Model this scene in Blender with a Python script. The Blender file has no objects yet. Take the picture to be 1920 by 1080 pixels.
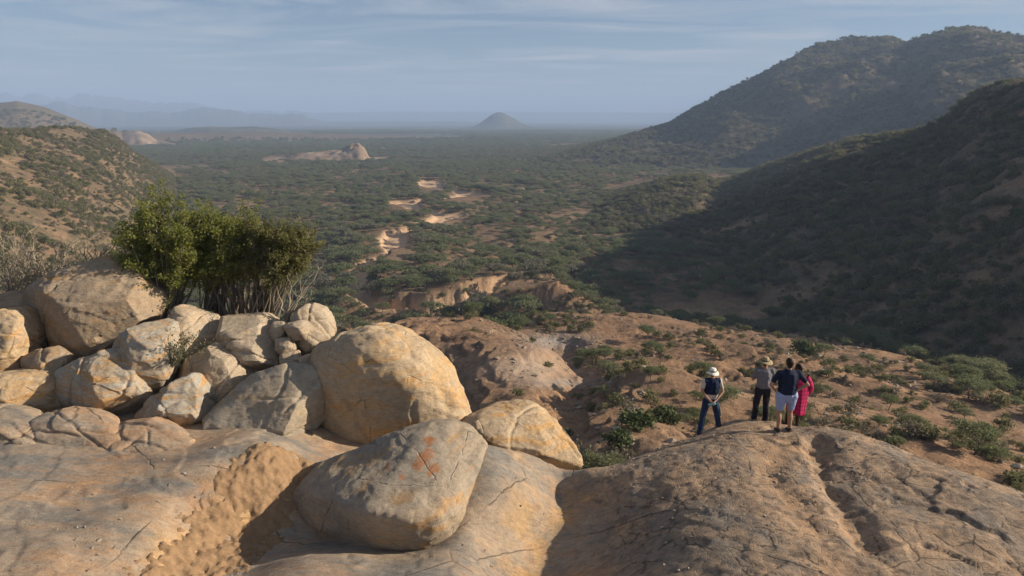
import bpy, bmesh, math, random
import numpy as np
from mathutils import Vector, Matrix
from mathutils.bvhtree import BVHTree

# ------------------------------------------------------------------ camera, sky, sun, exposure
SC = bpy.context.scene
COL = SC.collection
FPX = 1280.0                       # focal length in photo pixels (photo 1920 wide)
PITCH = math.atan(318.0 / FPX)     # horizon sits 318 px above the centre
CAMZ = 56.0                        # camera height above the datum (valley floor is about 4)

cam_d = bpy.data.cameras.new('camera')
cam_d.sensor_width = 36.0
cam_d.lens = 36.0 * FPX / 1920.0
cam_d.clip_start = 0.1
cam_d.clip_end = 60000
cam = bpy.data.objects.new('camera', cam_d)
COL.objects.link(cam)
cam.location = (0, 0, CAMZ)
cam.rotation_euler = (math.pi / 2 - PITCH, 0, 0)
SC.camera = cam

SUN_EL = math.radians(22.5)
SUN_AZ = math.radians(87.0)        # clockwise from +Y (view direction): low, from the right
world = bpy.data.worlds.new('World')
SC.world = world
world.use_nodes = True
wn, wl = world.node_tree.nodes, world.node_tree.links
wn.clear()
w_out = wn.new('ShaderNodeOutputWorld')
w_bg = wn.new('ShaderNodeBackground')
w_bg.inputs['Strength'].default_value = 0.05
sky = wn.new('ShaderNodeTexSky')
sky.sky_type = 'NISHITA'
sky.sun_disc = False
sky.sun_elevation = SUN_EL
sky.sun_rotation = SUN_AZ
sky.altitude = 1000
sky.air_density = 1.0
sky.dust_density = 1.0
sky.ozone_density = 3.0
# thin streaky high cloud, laid out on a flat layer overhead (direction / height)
tc = wn.new('ShaderNodeTexCoord')
sep = wn.new('ShaderNodeSeparateXYZ')
wl.new(tc.outputs['Generated'], sep.inputs[0])
mx = wn.new('ShaderNodeMath'); mx.operation = 'MAXIMUM'; mx.inputs[1].default_value = 0.03
wl.new(sep.outputs['Z'], mx.inputs[0])
dv = wn.new('ShaderNodeVectorMath'); dv.operation = 'DIVIDE'
cmb = wn.new('ShaderNodeCombineXYZ')
for k in range(3):
    wl.new(mx.outputs[0], cmb.inputs[k])
wl.new(tc.outputs['Generated'], dv.inputs[0]); wl.new(cmb.outputs[0], dv.inputs[1])
cmap = wn.new('ShaderNodeMapping')
cmap.inputs['Rotation'].default_value = (0, 0, math.radians(-14))
cmap.inputs['Scale'].default_value = (0.34, 0.52, 1.0)
cmap.inputs['Location'].default_value = (3.3, 1.7, 0)
wl.new(dv.outputs[0], cmap.inputs[0])
cn = wn.new('ShaderNodeTexNoise')
cn.inputs['Scale'].default_value = 1.0
cn.inputs['Detail'].default_value = 9
cn.inputs['Roughness'].default_value = 0.6
cn.inputs['Distortion'].default_value = 0.9
wl.new(cmap.outputs[0], cn.inputs['Vector'])
cr = wn.new('ShaderNodeValToRGB')
cr.color_ramp.elements[0].position = 0.43
cr.color_ramp.elements[1].position = 0.68
wl.new(cn.outputs['Fac'], cr.inputs[0])
cmx = wn.new('ShaderNodeMixRGB')
cmx.inputs[2].default_value = (6.2, 6.5, 7.0, 1)
wl.new(cr.outputs[0], cmx.inputs[0])
wl.new(sky.outputs[0], cmx.inputs[1])
wl.new(cmx.outputs[0], w_bg.inputs['Color'])
wl.new(w_bg.outputs[0], w_out.inputs['Surface'])

sun_d = bpy.data.lights.new('sun', 'SUN')
sun_d.energy = 5.0
sun_d.angle = math.radians(0.53)
sun_d.color = (1.0, 0.885, 0.72)
sun = bpy.data.objects.new('sun', sun_d)
COL.objects.link(sun)
_sd = Vector((math.sin(SUN_AZ) * math.cos(SUN_EL), math.cos(SUN_AZ) * math.cos(SUN_EL), math.sin(SUN_EL)))
sun.rotation_euler = (-_sd).to_track_quat('-Z', 'Y').to_euler()
sun.location = (200, -20, 200)

SC.view_settings.view_transform = 'Standard'
SC.view_settings.look = 'None'
SC.view_settings.exposure = 0.75
SC.view_settings.gamma = 1.0
SC.view_settings.use_curve_mapping = False
SC.render.engine = 'CYCLES'
SC.cycles.use_denoising = True
SC.cycles.max_bounces = 5
SC.cycles.diffuse_bounces = 2
SC.cycles.glossy_bounces = 1
SC.cycles.transparent_max_bounces = 4
SC.cycles.volume_bounces = 0
SC.cycles.adaptive_threshold = 0.02
SC.render.use_persistent_data = False

# ------------------------------------------------------------------ helpers
rng = np.random.default_rng(7)
random.seed(7)

def ray(px, py):
    """direction of a photo pixel, scaled so that y = 1"""
    u = (px - 960.0) / FPX
    v = (py - 540.0) / FPX
    y = math.cos(PITCH) - v * math.sin(PITCH)
    z = -math.sin(PITCH) - v * math.cos(PITCH)
    return np.array([u / y, 1.0, z / y])

def P(px, py, Y):
    d = ray(px, py) * Y
    d[2] += CAMZ
    return d

def to_px(p):
    """world points (n,3) -> photo pixels"""
    x, y, z = p[:, 0], p[:, 1], p[:, 2] - CAMZ
    dep = y * math.cos(PITCH) - z * math.sin(PITCH)
    up = y * math.sin(PITCH) + z * math.cos(PITCH)
    return 960 + FPX * x / dep, 540 - FPX * up / dep, dep

_perm = rng.permutation(256).astype(np.int64)
_perm = np.concatenate([_perm, _perm, _perm])
_g = rng.normal(size=(256, 3)); _g /= np.linalg.norm(_g, axis=1)[:, None]

def noise3(p):
    pi = np.floor(p).astype(np.int64)
    pf = p - pi
    pi &= 255
    w = pf * pf * pf * (pf * (pf * 6 - 15) + 10)
    out = 0
    for dx in (0, 1):
        hx = _perm[pi[:, 0] + dx]
        wx = w[:, 0] if dx else 1 - w[:, 0]
        for dy in (0, 1):
            hy = _perm[hx + pi[:, 1] + dy]
            wy = wx * (w[:, 1] if dy else 1 - w[:, 1])
            for dz in (0, 1):
                h = _perm[hy + pi[:, 2] + dz]
                g = _g[h]
                d = g[:, 0] * (pf[:, 0] - dx) + g[:, 1] * (pf[:, 1] - dy) + g[:, 2] * (pf[:, 2] - dz)
                out = out + wy * (w[:, 2] if dz else 1 - w[:, 2]) * d
    return out * 1.5

def fbm(p, octaves=4, rough=0.5, ridged=False):
    a, s, out = 1.0, 1.0, 0
    for k in range(octaves):
        n = noise3(p * s + 17.3 * k)
        if ridged:
            n = 0.5 - np.abs(n) * 1.6
        out = out + a * n
        a *= rough
        s *= 2.03
    return out

def n2(x, y, scale, octaves=4, rough=0.5, seed=0.0, ridged=False):
    p = np.stack([x / scale, y / scale, np.full_like(x, seed + 0.5)], 1)
    return fbm(p, octaves, rough, ridged)

def sstep(a, b, x):
    t = np.clip((x - a) / (b - a), 0, 1)
    return t * t * (3 - 2 * t)

class TPS:
    def __init__(s, pts, vals, lam=1e-3):
        s.p = np.asarray(pts, float)
        n = len(s.p)
        K = s.k(s.p, s.p) + lam * np.eye(n)
        Q = np.concatenate([np.ones((n, 1)), s.p], 1)
        A = np.block([[K, Q], [Q.T, np.zeros((3, 3))]])
        sol = np.linalg.solve(A, np.concatenate([vals, np.zeros(3)]))
        s.w, s.a = sol[:n], sol[n:]
    def k(s, a, b):
        d2 = ((a[:, None] - b[None]) ** 2).sum(2)
        return 0.5 * d2 * np.log(d2 + 1e-12)
    def __call__(s, q):
        out = np.empty(len(q))
        for i in range(0, len(q), 40000):
            qq = q[i:i + 40000]
            out[i:i + 40000] = s.k(qq, s.p) @ s.w + s.a[0] + qq @ s.a[1:]
        return out

def mesh_np(name, verts, quads=None, tris=None):
    me = bpy.data.meshes.new(name)
    verts = np.asarray(verts, np.float32)
    idx, starts, n = [], [], 0
    if quads is not None and len(quads):
        q = np.asarray(quads, np.int32); idx.append(q.ravel()); starts.append(np.arange(len(q)) * 4); n = len(q) * 4
    if tris is not None and len(tris):
        t = np.asarray(tris, np.int32); idx.append(t.ravel()); starts.append(n + np.arange(len(t)) * 3)
    idx = np.concatenate(idx).astype(np.int32); starts = np.concatenate(starts).astype(np.int32)
    me.vertices.add(len(verts)); me.vertices.foreach_set('co', verts.ravel())
    me.loops.add(len(idx)); me.loops.foreach_set('vertex_index', idx)
    me.polygons.add(len(starts)); me.polygons.foreach_set('loop_start', starts)
    me.update(calc_edges=True)
    return me

def smooth(me):
    me.polygons.foreach_set('use_smooth', np.ones(len(me.polygons), bool))
    return me

def fattr(me, name, vals):
    a = me.attributes.new(name, 'FLOAT', 'POINT')
    a.data.foreach_set('value', np.asarray(vals, np.float32))

def link(name, me, mat=None, parent=None):
    o = bpy.data.objects.new(name, me)
    COL.objects.link(o)
    if mat is not None and me is not None and len(me.materials) == 0:
        me.materials.append(mat)
    if parent is not None:
        o.parent = parent
    return o

def tag(o, label=None, cat=None, group=None, kind=None):
    if label: o['label'] = label
    if cat: o['category'] = cat
    if group: o['group'] = group
    if kind: o['kind'] = kind
    return o

def empty(name, loc, rz=0.0):
    o = bpy.data.objects.new(name, None)
    COL.objects.link(o)
    o.location = loc
    o.rotation_euler = (0, 0, rz)
    o.empty_display_size = 0.2
    return o

def grid_quads(nr, nc, wrap=False):
    i, j = np.meshgrid(np.arange(nr - 1), np.arange(nc if wrap else nc - 1), indexing='ij')
    a = i * nc + j
    b = i * nc + (j + 1) % nc
    c = (i + 1) * nc + (j + 1) % nc
    d = (i + 1) * nc + j
    return np.stack([a, b, c, d], -1).reshape(-1, 4)

# ------------------------------------------------------------------ materials
class NT:
    """small helper round a material's node tree"""
    def __init__(s, name, rough=0.9, spec=0.2):
        s.m = bpy.data.materials.new(name); s.m.use_nodes = True
        s.n, s.l = s.m.node_tree.nodes, s.m.node_tree.links
        s.b = s.n['Principled BSDF']
        s.b.inputs['Roughness'].default_value = rough
        s.b.inputs['Specular IOR Level'].default_value = spec
    def set(s, sock, v):
        if isinstance(v, bpy.types.NodeSocket): s.l.new(v, sock)
        elif isinstance(v, (tuple, list)) and len(v) == 3 and sock.type == 'RGBA': sock.default_value = (*v, 1)
        else: sock.default_value = v
    def pos(s, scale=(1, 1, 1), rot=(0, 0, 0), kind='Object', loc=(0, 0, 0)):
        t = s.n.new('ShaderNodeTexCoord'); m = s.n.new('ShaderNodeMapping')
        m.inputs['Scale'].default_value = scale; m.inputs['Rotation'].default_value = rot
        m.inputs['Location'].default_value = loc
        s.l.new(t.outputs[kind], m.inputs[0]); return m.outputs[0]
    def world(s):
        return s.n.new('ShaderNodeNewGeometry').outputs['Position']
    def noise(s, vec, scale, detail=5, rough=0.55, dist=0.0, out='Fac'):
        t = s.n.new('ShaderNodeTexNoise')
        s.l.new(vec, t.inputs['Vector'])
        t.inputs['Scale'].default_value = scale; t.inputs['Detail'].default_value = detail
        t.inputs['Roughness'].default_value = rough; t.inputs['Distortion'].default_value = dist
        return t.outputs[out]
    def voro(s, vec, scale, feature='F1', out='Distance', rand=1.0):
        t = s.n.new('ShaderNodeTexVoronoi'); t.feature = feature
        s.l.new(vec, t.inputs['Vector']); t.inputs['Scale'].default_value = scale
        t.inputs['Randomness'].default_value = rand
        return t.outputs[out]
    def ramp(s, fac, stops):
        r = s.n.new('ShaderNodeValToRGB'); e = r.color_ramp.elements
        while len(e) < len(stops): e.new(0.5)
        for k, (p, c) in enumerate(stops):
            e[k].position = p
            e[k].color = (c, c, c, 1) if isinstance(c, (int, float)) else (*c, 1)
        s.l.new(fac, r.inputs[0]); return r.outputs[0]
    def mix(s, fac, a, b, mode='MIX'):
        r = s.n.new('ShaderNodeMixRGB'); r.blend_type = mode
        s.set(r.inputs[0], fac); s.set(r.inputs[1], a); s.set(r.inputs[2], b)
        return r.outputs[0]
    def math(s, op, a, b=0.0, clamp=False):
        r = s.n.new('ShaderNodeMath'); r.operation = op; r.use_clamp = clamp
        s.set(r.inputs[0], a); s.set(r.inputs[1], b); return r.outputs[0]
    def attr(s, name, out='Fac'):
        a = s.n.new('ShaderNodeAttribute'); a.attribute_name = name; return a.outputs[out]
    def rand(s):
        return s.n.new('ShaderNodeObjectInfo').outputs['Random']
    def bump(s, h, strength=0.5, dist=0.05):
        b = s.n.new('ShaderNodeBump'); b.inputs['Strength'].default_value = strength
        b.inputs['Distance'].default_value = dist
        s.l.new(h, b.inputs['Height']); 
        s.l.new(b.outputs[0], s.b.inputs['Normal']); return b
    def color(s, c):
        s.set(s.b.inputs['Base Color'], c); return s

def rock_mat(name, grey, tan, orange, dark, f_orange=0.5, f_grey=0.5, band_rot=(0.5, 0.35, 0.4), band=2.2, rough_bump=0.35, offs=0.0, speck=0.35):
    t = NT(name, 0.88, 0.2)
    big = t.noise(t.pos((1, 1, 1), loc=(offs, offs * 1.7, -offs)), 0.55, 4, 0.55, 0.6)
    bvec = t.pos((0.45, 0.45, band), band_rot, loc=(-offs, offs, offs))
    bands = t.noise(bvec, 1.0, 8, 0.62, 0.5)
    fine = t.noise(t.pos((1.0, 1.0, 3.0), band_rot), 7.0, 8, 0.68)
    grain = t.noise(t.pos(), 45.0, 3, 0.7)
    c = t.mix(t.ramp(bands, [(0.38, 0.0), (0.56, 1.0)]), tan, grey)
    c = t.mix(t.math('MULTIPLY', t.ramp(big, [(0.5 - 0.2 * f_grey, 1.0), (0.62, 0.0)]), 0.75), c, grey)
    c = t.mix(t.math('MULTIPLY', t.ramp(t.noise(bvec, 1.35, 7, 0.6, 1.2), [(0.62 - 0.2 * f_orange, 0.0), (0.74 - 0.14 * f_orange, 1.0)]), 0.85), c, orange)
    c = t.mix(t.math('MULTIPLY', t.ramp(t.noise(t.pos(loc=(offs, 3, 1)), 1.1, 6, 0.65, 0.8), [(0.57, 0.0), (0.72, 1.0)]), 0.6), c, dark)
    c = t.mix(0.7, c, t.ramp(fine, [(0.25, 0.5), (0.5, 0.9), (0.78, 1.25)]), 'MULTIPLY')
    c = t.mix(0.5, c, t.ramp(t.noise(t.pos(), 3.2, 8, 0.75, 0.4), [(0.3, 0.6), (0.5, 1.0), (0.7, 1.2)]), 'MULTIPLY')
    c = t.mix(speck, c, t.ramp(grain, [(0.3, 0.5), (0.7, 1.35)]), 'MULTIPLY')
    if name == 'stained_gneiss':
        c = t.mix(t.math('MULTIPLY', t.attr('rust'), t.ramp(t.noise(t.pos(), 14, 6, 0.7), [(0.35, 0.45), (0.6, 1.0)])), c, (0.36, 0.145, 0.055))
    # crack lines
    cv = t.mix(0.22, t.pos((1, 1, 1), (0.3, 0.2, 0.7)), t.noise(t.pos(), 1.5, 4, 0.6, out='Color'))
    crk = t.voro(cv, 0.75, 'DISTANCE_TO_EDGE')
    crm = t.math('MULTIPLY', t.ramp(crk, [(0.0, 1.0), (0.010, 0.0)]), t.ramp(t.noise(t.pos(), 1.6, 3), [(0.52, 0.0), (0.6, 1.0)]))
    c = t.mix(t.math('MULTIPLY', crm, 0.6), c, (0.05, 0.035, 0.025))
    t.color(c)
    h = t.math('ADD', t.math('MULTIPLY', fine, 0.9), t.math('MULTIPLY', grain, 0.35))
    h = t.math('ADD', h, t.math('MULTIPLY', bands, 0.8))
    h = t.math('SUBTRACT', h, t.math('MULTIPLY', crm, 0.9))
    h = t.math('ADD', h, t.math('MULTIPLY', t.noise(t.pos((1, 1, 2), band_rot), 14, 8, 0.75), 0.8))
    t.bump(h, rough_bump + 0.1, 0.10)
    return t.m

M_TAN = rock_mat('tan_gneiss', (0.36, 0.275, 0.19), (0.42, 0.28, 0.16), (0.50, 0.275, 0.10), (0.20, 0.14, 0.095), 0.45, 0.25)
M_PALE_R = rock_mat('pale_gneiss', (0.46, 0.365, 0.26), (0.49, 0.355, 0.225), (0.52, 0.33, 0.17), (0.26, 0.19, 0.13), 0.3, 0.3, offs=1.3)
M_GOLD = rock_mat('golden_gneiss', (0.48, 0.36, 0.235), (0.55, 0.36, 0.175), (0.58, 0.32, 0.11), (0.32, 0.22, 0.14), 0.6, 0.15, (0.2, 0.5, 0.3), 1.8, offs=3.1)
M_GREY = rock_mat('grey_gneiss', (0.37, 0.315, 0.24), (0.43, 0.325, 0.215), (0.50, 0.31, 0.14), (0.20, 0.16, 0.12), 0.35, 0.7, (0.6, 0.2, 0.1), 2.4, offs=5.7)
M_BAND = rock_mat('banded_gneiss', (0.41, 0.365, 0.295), (0.43, 0.305, 0.185), (0.54, 0.27, 0.07), (0.17, 0.13, 0.095), 0.6, 0.7, (0.75, 0.45, 0.2), 3.6, offs=8.2)
M_DARKB = rock_mat('stained_gneiss', (0.34, 0.28, 0.21), (0.47, 0.345, 0.22), (0.50, 0.28, 0.11), (0.12, 0.10, 0.082), 0.35, 0.35, (0.9, 0.3, 0.1), 2.0, offs=11.4)

def bedrock_mat():
    t = NT('bedrock', 0.85, 0.25)
    dome = t.attr('dome')
    ora = t.attr('rim')
    # slab: grey and orange streaks
    rot = (0.0, 0.0, math.radians(-38))
    sv = t.pos((0.35, 1.25, 1.0), (0, 0, math.radians(38)))
    st = t.noise(sv, 0.9, 9, 0.62, 0.5)
    st2 = t.noise(sv, 3.6, 8, 0.68, 0.4)
    big = t.noise(t.pos(), 0.28, 4, 0.55, 0.6)
    fine = t.noise(t.pos((0.7, 1.5, 1.0), (0, 0, math.radians(38))), 8, 10, 0.75, 0.3)
    grain = t.noise(t.pos(), 42, 3, 0.7)
    slab = t.mix(t.ramp(st, [(0.42, 0.0), (0.56, 1.0)]), (0.215, 0.195, 0.168), (0.36, 0.275, 0.195))
    slab = t.mix(t.math('MULTIPLY', t.ramp(t.math('ADD', t.math('MULTIPLY', big, 0.6), t.math('MULTIPLY', st2, 0.4)), [(0.48, 0.0), (0.60, 1.0)]), 0.68), slab, (0.47, 0.25, 0.115))
    slab = t.mix(t.math('MULTIPLY', ora, t.ramp(st2, [(0.3, 0.35), (0.6, 1.0)])), slab, (0.52, 0.31, 0.13))
    slab = t.mix(t.ramp(t.noise(sv, 1.7, 6, 0.6, 0.8), [(0.6, 0.0), (0.75, 0.6)]), slab, (0.20, 0.185, 0.165))
    # dome: brown-grey, rough, with orange stains in the hollows
    dn = t.noise(t.pos((1, 1, 1)), 0.75, 8, 0.65, 0.5)
    dn2 = t.noise(t.pos((1, 1, 1)), 3.4, 8, 0.7, 0.3)
    dcol = t.mix(t.ramp(dn, [(0.38, 0.0), (0.60, 1.0)]), (0.28, 0.205, 0.14), (0.42, 0.275, 0.165))
    dcol = t.mix(t.ramp(dn2, [(0.47, 0.0), (0.60, 0.9)]), dcol, (0.175, 0.132, 0.098))
    dcol = t.mix(t.ramp(t.noise(t.pos((1.2, 0.6, 1), (0, 0, 0.6)), 1.5, 9, 0.7, 0.6), [(0.5, 0.0), (0.63, 0.75)]), dcol, (0.205, 0.175, 0.145))
    dcol = t.mix(t.ramp(t.noise(t.pos(), 9.0, 6, 0.7), [(0.55, 0.0), (0.7, 0.6)]), dcol, (0.40, 0.31, 0.22))
    dcol = t.mix(t.math('MULTIPLY', t.attr('hollow'), t.ramp(dn2, [(0.3, 1.0), (0.6, 0.3)])), dcol, (0.44, 0.265, 0.145))
    c = t.mix(dome, slab, dcol)
    c = t.mix(0.8, c, t.ramp(fine, [(0.28, 0.5), (0.5, 0.95), (0.72, 1.3)]), 'MULTIPLY')
    c = t.mix(0.5, c, t.ramp(t.noise(t.pos(), 2.6, 9, 0.75, 0.5), [(0.3, 0.55), (0.5, 1.0), (0.7, 1.2)]), 'MULTIPLY')
    c = t.mix(0.45, c, t.ramp(grain, [(0.3, 0.5), (0.7, 1.35)]), 'MULTIPLY')
    # flaking edges and short open cracks
    c = t.mix(t.attr('crack'), c, (0.07, 0.048, 0.034))
    cv1 = t.mix(0.16, t.pos((1.0, 0.7, 1), (0, 0, 0.5)), t.noise(t.pos(), 3.2, 5, 0.65, out='Color'))
    cvA = t.math('MULTIPLY', t.ramp(t.voro(cv1, 1.9, 'DISTANCE_TO_EDGE'), [(0.0, 1.0), (0.05, 0.0)]), t.ramp(t.noise(t.pos(), 2.3, 4, 0.65), [(0.50, 0.0), (0.55, 1.0)]))
    cvB = t.math('MULTIPLY', t.ramp(t.voro(t.mix(0.2, t.pos((0.8, 1.2, 1), (0, 0, 0.65)), t.noise(t.pos(), 1.1, 5, 0.65, out='Color')), 0.42, 'DISTANCE_TO_EDGE'), [(0.0, 1.0), (0.006, 0.0)]), t.ramp(t.noise(t.pos(), 0.7, 2), [(0.46, 0.0), (0.54, 1.0)]))
    crk = t.math('MAXIMUM', t.math('MULTIPLY', cvA, t.math('ADD', t.math('MULTIPLY', dome, 0.85), 0.1)), cvB)
    c = t.mix(t.math('MULTIPLY', crk, 0.85), c, (0.05, 0.036, 0.027))
    t.color(c)
    rv = t.mix(0.12, t.pos((1.6, 0.8, 1), (0, 0, 0.5)), t.noise(t.pos(), 2.5, 3, 0.6, out='Color'))
    rough = t.math('MULTIPLY', t.math('ADD', t.math('MULTIPLY', t.noise(t.pos((1.5, 0.75, 1), (0, 0, 0.6)), 6.5, 9, 0.75), 0.8), t.math('MULTIPLY', t.ramp(t.voro(rv, 4.5, 'DISTANCE_TO_EDGE'), [(0.0, 0.0), (0.06, 1.0)]), 0.22)), t.math('ADD', t.math('MULTIPLY', dome, 0.75), 0.25))
    h = t.math('ADD', t.math('ADD', rough, t.math('MULTIPLY', fine, 0.5)), t.math('MULTIPLY', grain, 0.3))
    h = t.math('SUBTRACT', h, t.math('MULTIPLY', crk, 0.5))
    t.bump(h, 0.42, 0.10)
    return t.m

def sand_mat(name, a, b, hscale=6):
    t = NT(name, 0.95, 0.1)
    n = t.noise(t.pos(), hscale, 7, 0.65)
    c = t.mix(t.ramp(n, [(0.35, 0.0), (0.65, 1.0)]), a, b)
    t.color(t.mix(0.4, c, t.ramp(t.noise(t.pos(), hscale * 9, 3, 0.7), [(0.3, 0.55), (0.7, 1.3)]), 'MULTIPLY'))
    t.bump(n, 0.5, 0.08)
    return t.m

def terrain_mat():
    t = NT('terrain_soil', 0.95, 0.1)
    w = t.pos()
    n1 = t.noise(w, 0.018, 8, 0.6, 0.4)
    n2_ = t.noise(w, 0.13, 8, 0.65)
    n3_ = t.noise(w, 1.1, 6, 0.7)
    soil = t.mix(t.ramp(n1, [(0.38, 0.0), (0.62, 1.0)]), (0.25, 0.145, 0.085), (0.36, 0.225, 0.135))
    soil = t.mix(t.ramp(n2_, [(0.45, 0.0), (0.68, 0.8)]), soil, (0.155, 0.115, 0.075))
    rock = t.mix(t.ramp(n2_, [(0.40, 0.0), (0.6, 1.0)]), (0.345, 0.205, 0.115), (0.235, 0.145, 0.088))
    rock = t.mix(t.ramp(t.noise(w, 0.45, 8, 0.7, 0.5), [(0.50, 0.0), (0.62, 0.85)]), rock, (0.125, 0.082, 0.055))
    c = t.mix(t.attr('rock'), soil, rock)
    c = t.mix(t.math('MULTIPLY', t.attr('grass'), t.ramp(t.noise(w, 0.22, 8, 0.75, 0.3), [(0.42, 0.0), (0.58, 1.0)])), c, (0.125, 0.105, 0.055))
    c = t.mix(t.math('MULTIPLY', t.attr('ledge'), t.ramp(t.noise(w, 0.6, 5, 0.7), [(0.35, 0.2), (0.55, 0.85)])), c, (0.105, 0.068, 0.045))
    c = t.mix(t.attr('pale'), c, (0.40, 0.30, 0.22))
    c = t.mix(t.attr('greyrock'), c, (0.27, 0.25, 0.23))
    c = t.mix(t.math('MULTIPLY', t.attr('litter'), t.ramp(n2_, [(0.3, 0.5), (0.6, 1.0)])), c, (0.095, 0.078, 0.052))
    # woodland seen from too far away to tell the trees apart
    wood = t.mix(t.ramp(t.noise(t.pos((0.5, 1, 1)), 0.011, 9, 0.75), [(0.38, 0.0), (0.64, 1.0)]), (0.045, 0.058, 0.032), (0.125, 0.105, 0.066))
    c = t.mix(t.attr('wood'), c, wood)
    c = t.mix(t.attr('sand'), c, (0.58, 0.385, 0.235))
    c = t.mix(0.6, c, t.ramp(n3_, [(0.28, 0.5), (0.7, 1.35)]), 'MULTIPLY')
    t.color(c)
    h = t.math('ADD', t.math('MULTIPLY', n3_, 0.8), t.math('MULTIPLY', t.noise(w, 0.35, 8, 0.7), 1.6))
    t.bump(h, 0.55, 0.8)
    return t.m

# ------------------------------------------------------------------ terrain
ZP = 4.0                          # valley floor (datum); the camera is 52 m above it
def az_of(px, py=300):
    d = ray(px, py); return math.atan2(d[0], 1.0)

mid_ctl = [  # photo pixel and distance along the view direction, judged from the size of bushes and trees there
    (1130, 862, 36), (1190, 810, 44), (1060, 805, 43), (1240, 775, 53), (1110, 745, 60), (930, 792, 50), (900, 705, 74),
    (1010, 740, 65), (1060, 715, 72), (740, 616, 104), (870, 606, 112), (960, 640, 103), (1050, 685, 86), (850, 660, 88),
    (650, 650, 95), (1060, 650, 112), (1110, 690, 92), (1080, 566, 168), (1000, 602, 140), (1150, 600, 148), (1250, 600, 150),
    (1400, 622, 146), (1560, 632, 142), (1640, 642, 138), (1350, 700, 90), (1200, 725, 68), (1150, 760, 57), (1300, 770, 54),
    (1500, 765, 60), (1500, 690, 92), (1600, 700, 92), (1700, 765, 70), (1800, 805, 60), (1920, 850, 52), (1920, 912, 41),
    (1700, 840, 46), (1500, 800, 50), (1750, 690, 112), (1850, 725, 98), (1920, 748, 91),
]
c_pts = [P(*c) for c in mid_ctl]
hid = [  # hidden ground: (x, y, z relative to camera)
    (0, 20, -15), (-10, 24, -14), (10, 22, -15), (18, 20, -16), (-22, 30, -18), (-40, 40, -26), (-30, 60, -34), (-12, 40, -24), (-15, 70, -38),
    (-60, 70, -34), (-60, 120, -46), (-30, 110, -46), (-14, 135, -50), (-6, 140, -51), (20, 195, -52), (10, 230, -52), (50, 190, -53), (75, 165, -54), (62, 175, -54),
    (85, 130, -52), (85, 105, -49), (95, 80, -42), (60, 50, -30), (40, 25, -19), (0, 250, -52), (-80, 250, -52), (80, 250, -53), (-20, 180, -52), (-55, 180, -52),
    (120, 200, -53), (30, 160, -50), (0, 160, -50), (-40, 150, -51), (-90, 180, -50), (8, 150, -49),
]
for h in hid: c_pts.append(np.array([h[0], h[1], h[2] + CAMZ]))
c_pts = np.array(c_pts)
def polar(x, y):
    return np.stack([np.clip(np.arctan2(x, y), -1.15, 1.15) * 1.4, np.log(np.hypot(x, y) + 1e-6)], 1)
TPS_MID = TPS(polar(c_pts[:, 0], c_pts[:, 1]), c_pts[:, 2], 2e-4)

river_px = [(1030, 561), (965, 567), (915, 580), (905, 600), (800, 606), (712, 604), (668, 560), (700, 505), (752, 480), (738, 458), (745, 442), (775, 433), (812, 422), (845, 409), (800, 401), (752, 386), (790, 380),
            (850, 373), (890, 369), (850, 361), (808, 352), (806, 343)]
def plain_xy(px, py, z=-53.0):
    d = ray(px, py); k = z / d[2]; return d[0] * k, k
river = np.array([plain_xy(*p) for p in river_px])
riv_w = np.array([3, 3, 3, 3, 3, 3.5, 3, 3, 4.2, 4.5, 3.5, 1.8, 2.0, 6.5, 2.2, 6.5, 2.5, 2.2, 7, 2.5, 7, 9.0])
def river_dist(x, y):
    """signed distance to the river bank (negative inside)"""
    best = np.full(x.shape, 1e9)
    for k in range(len(river) - 1):
        a, b = river[k], river[k + 1]
        d = b - a; L2 = d @ d
        t = np.clip(((x - a[0]) * d[0] + (y - a[1]) * d[1]) / L2, 0, 1)
        dd = np.hypot(x - a[0] - t * d[0], y - a[1] - t * d[1]) - (riv_w[k] * (1 - t) + riv_w[k + 1] * t)
        best = np.minimum(best, dd)
    return best

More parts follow.
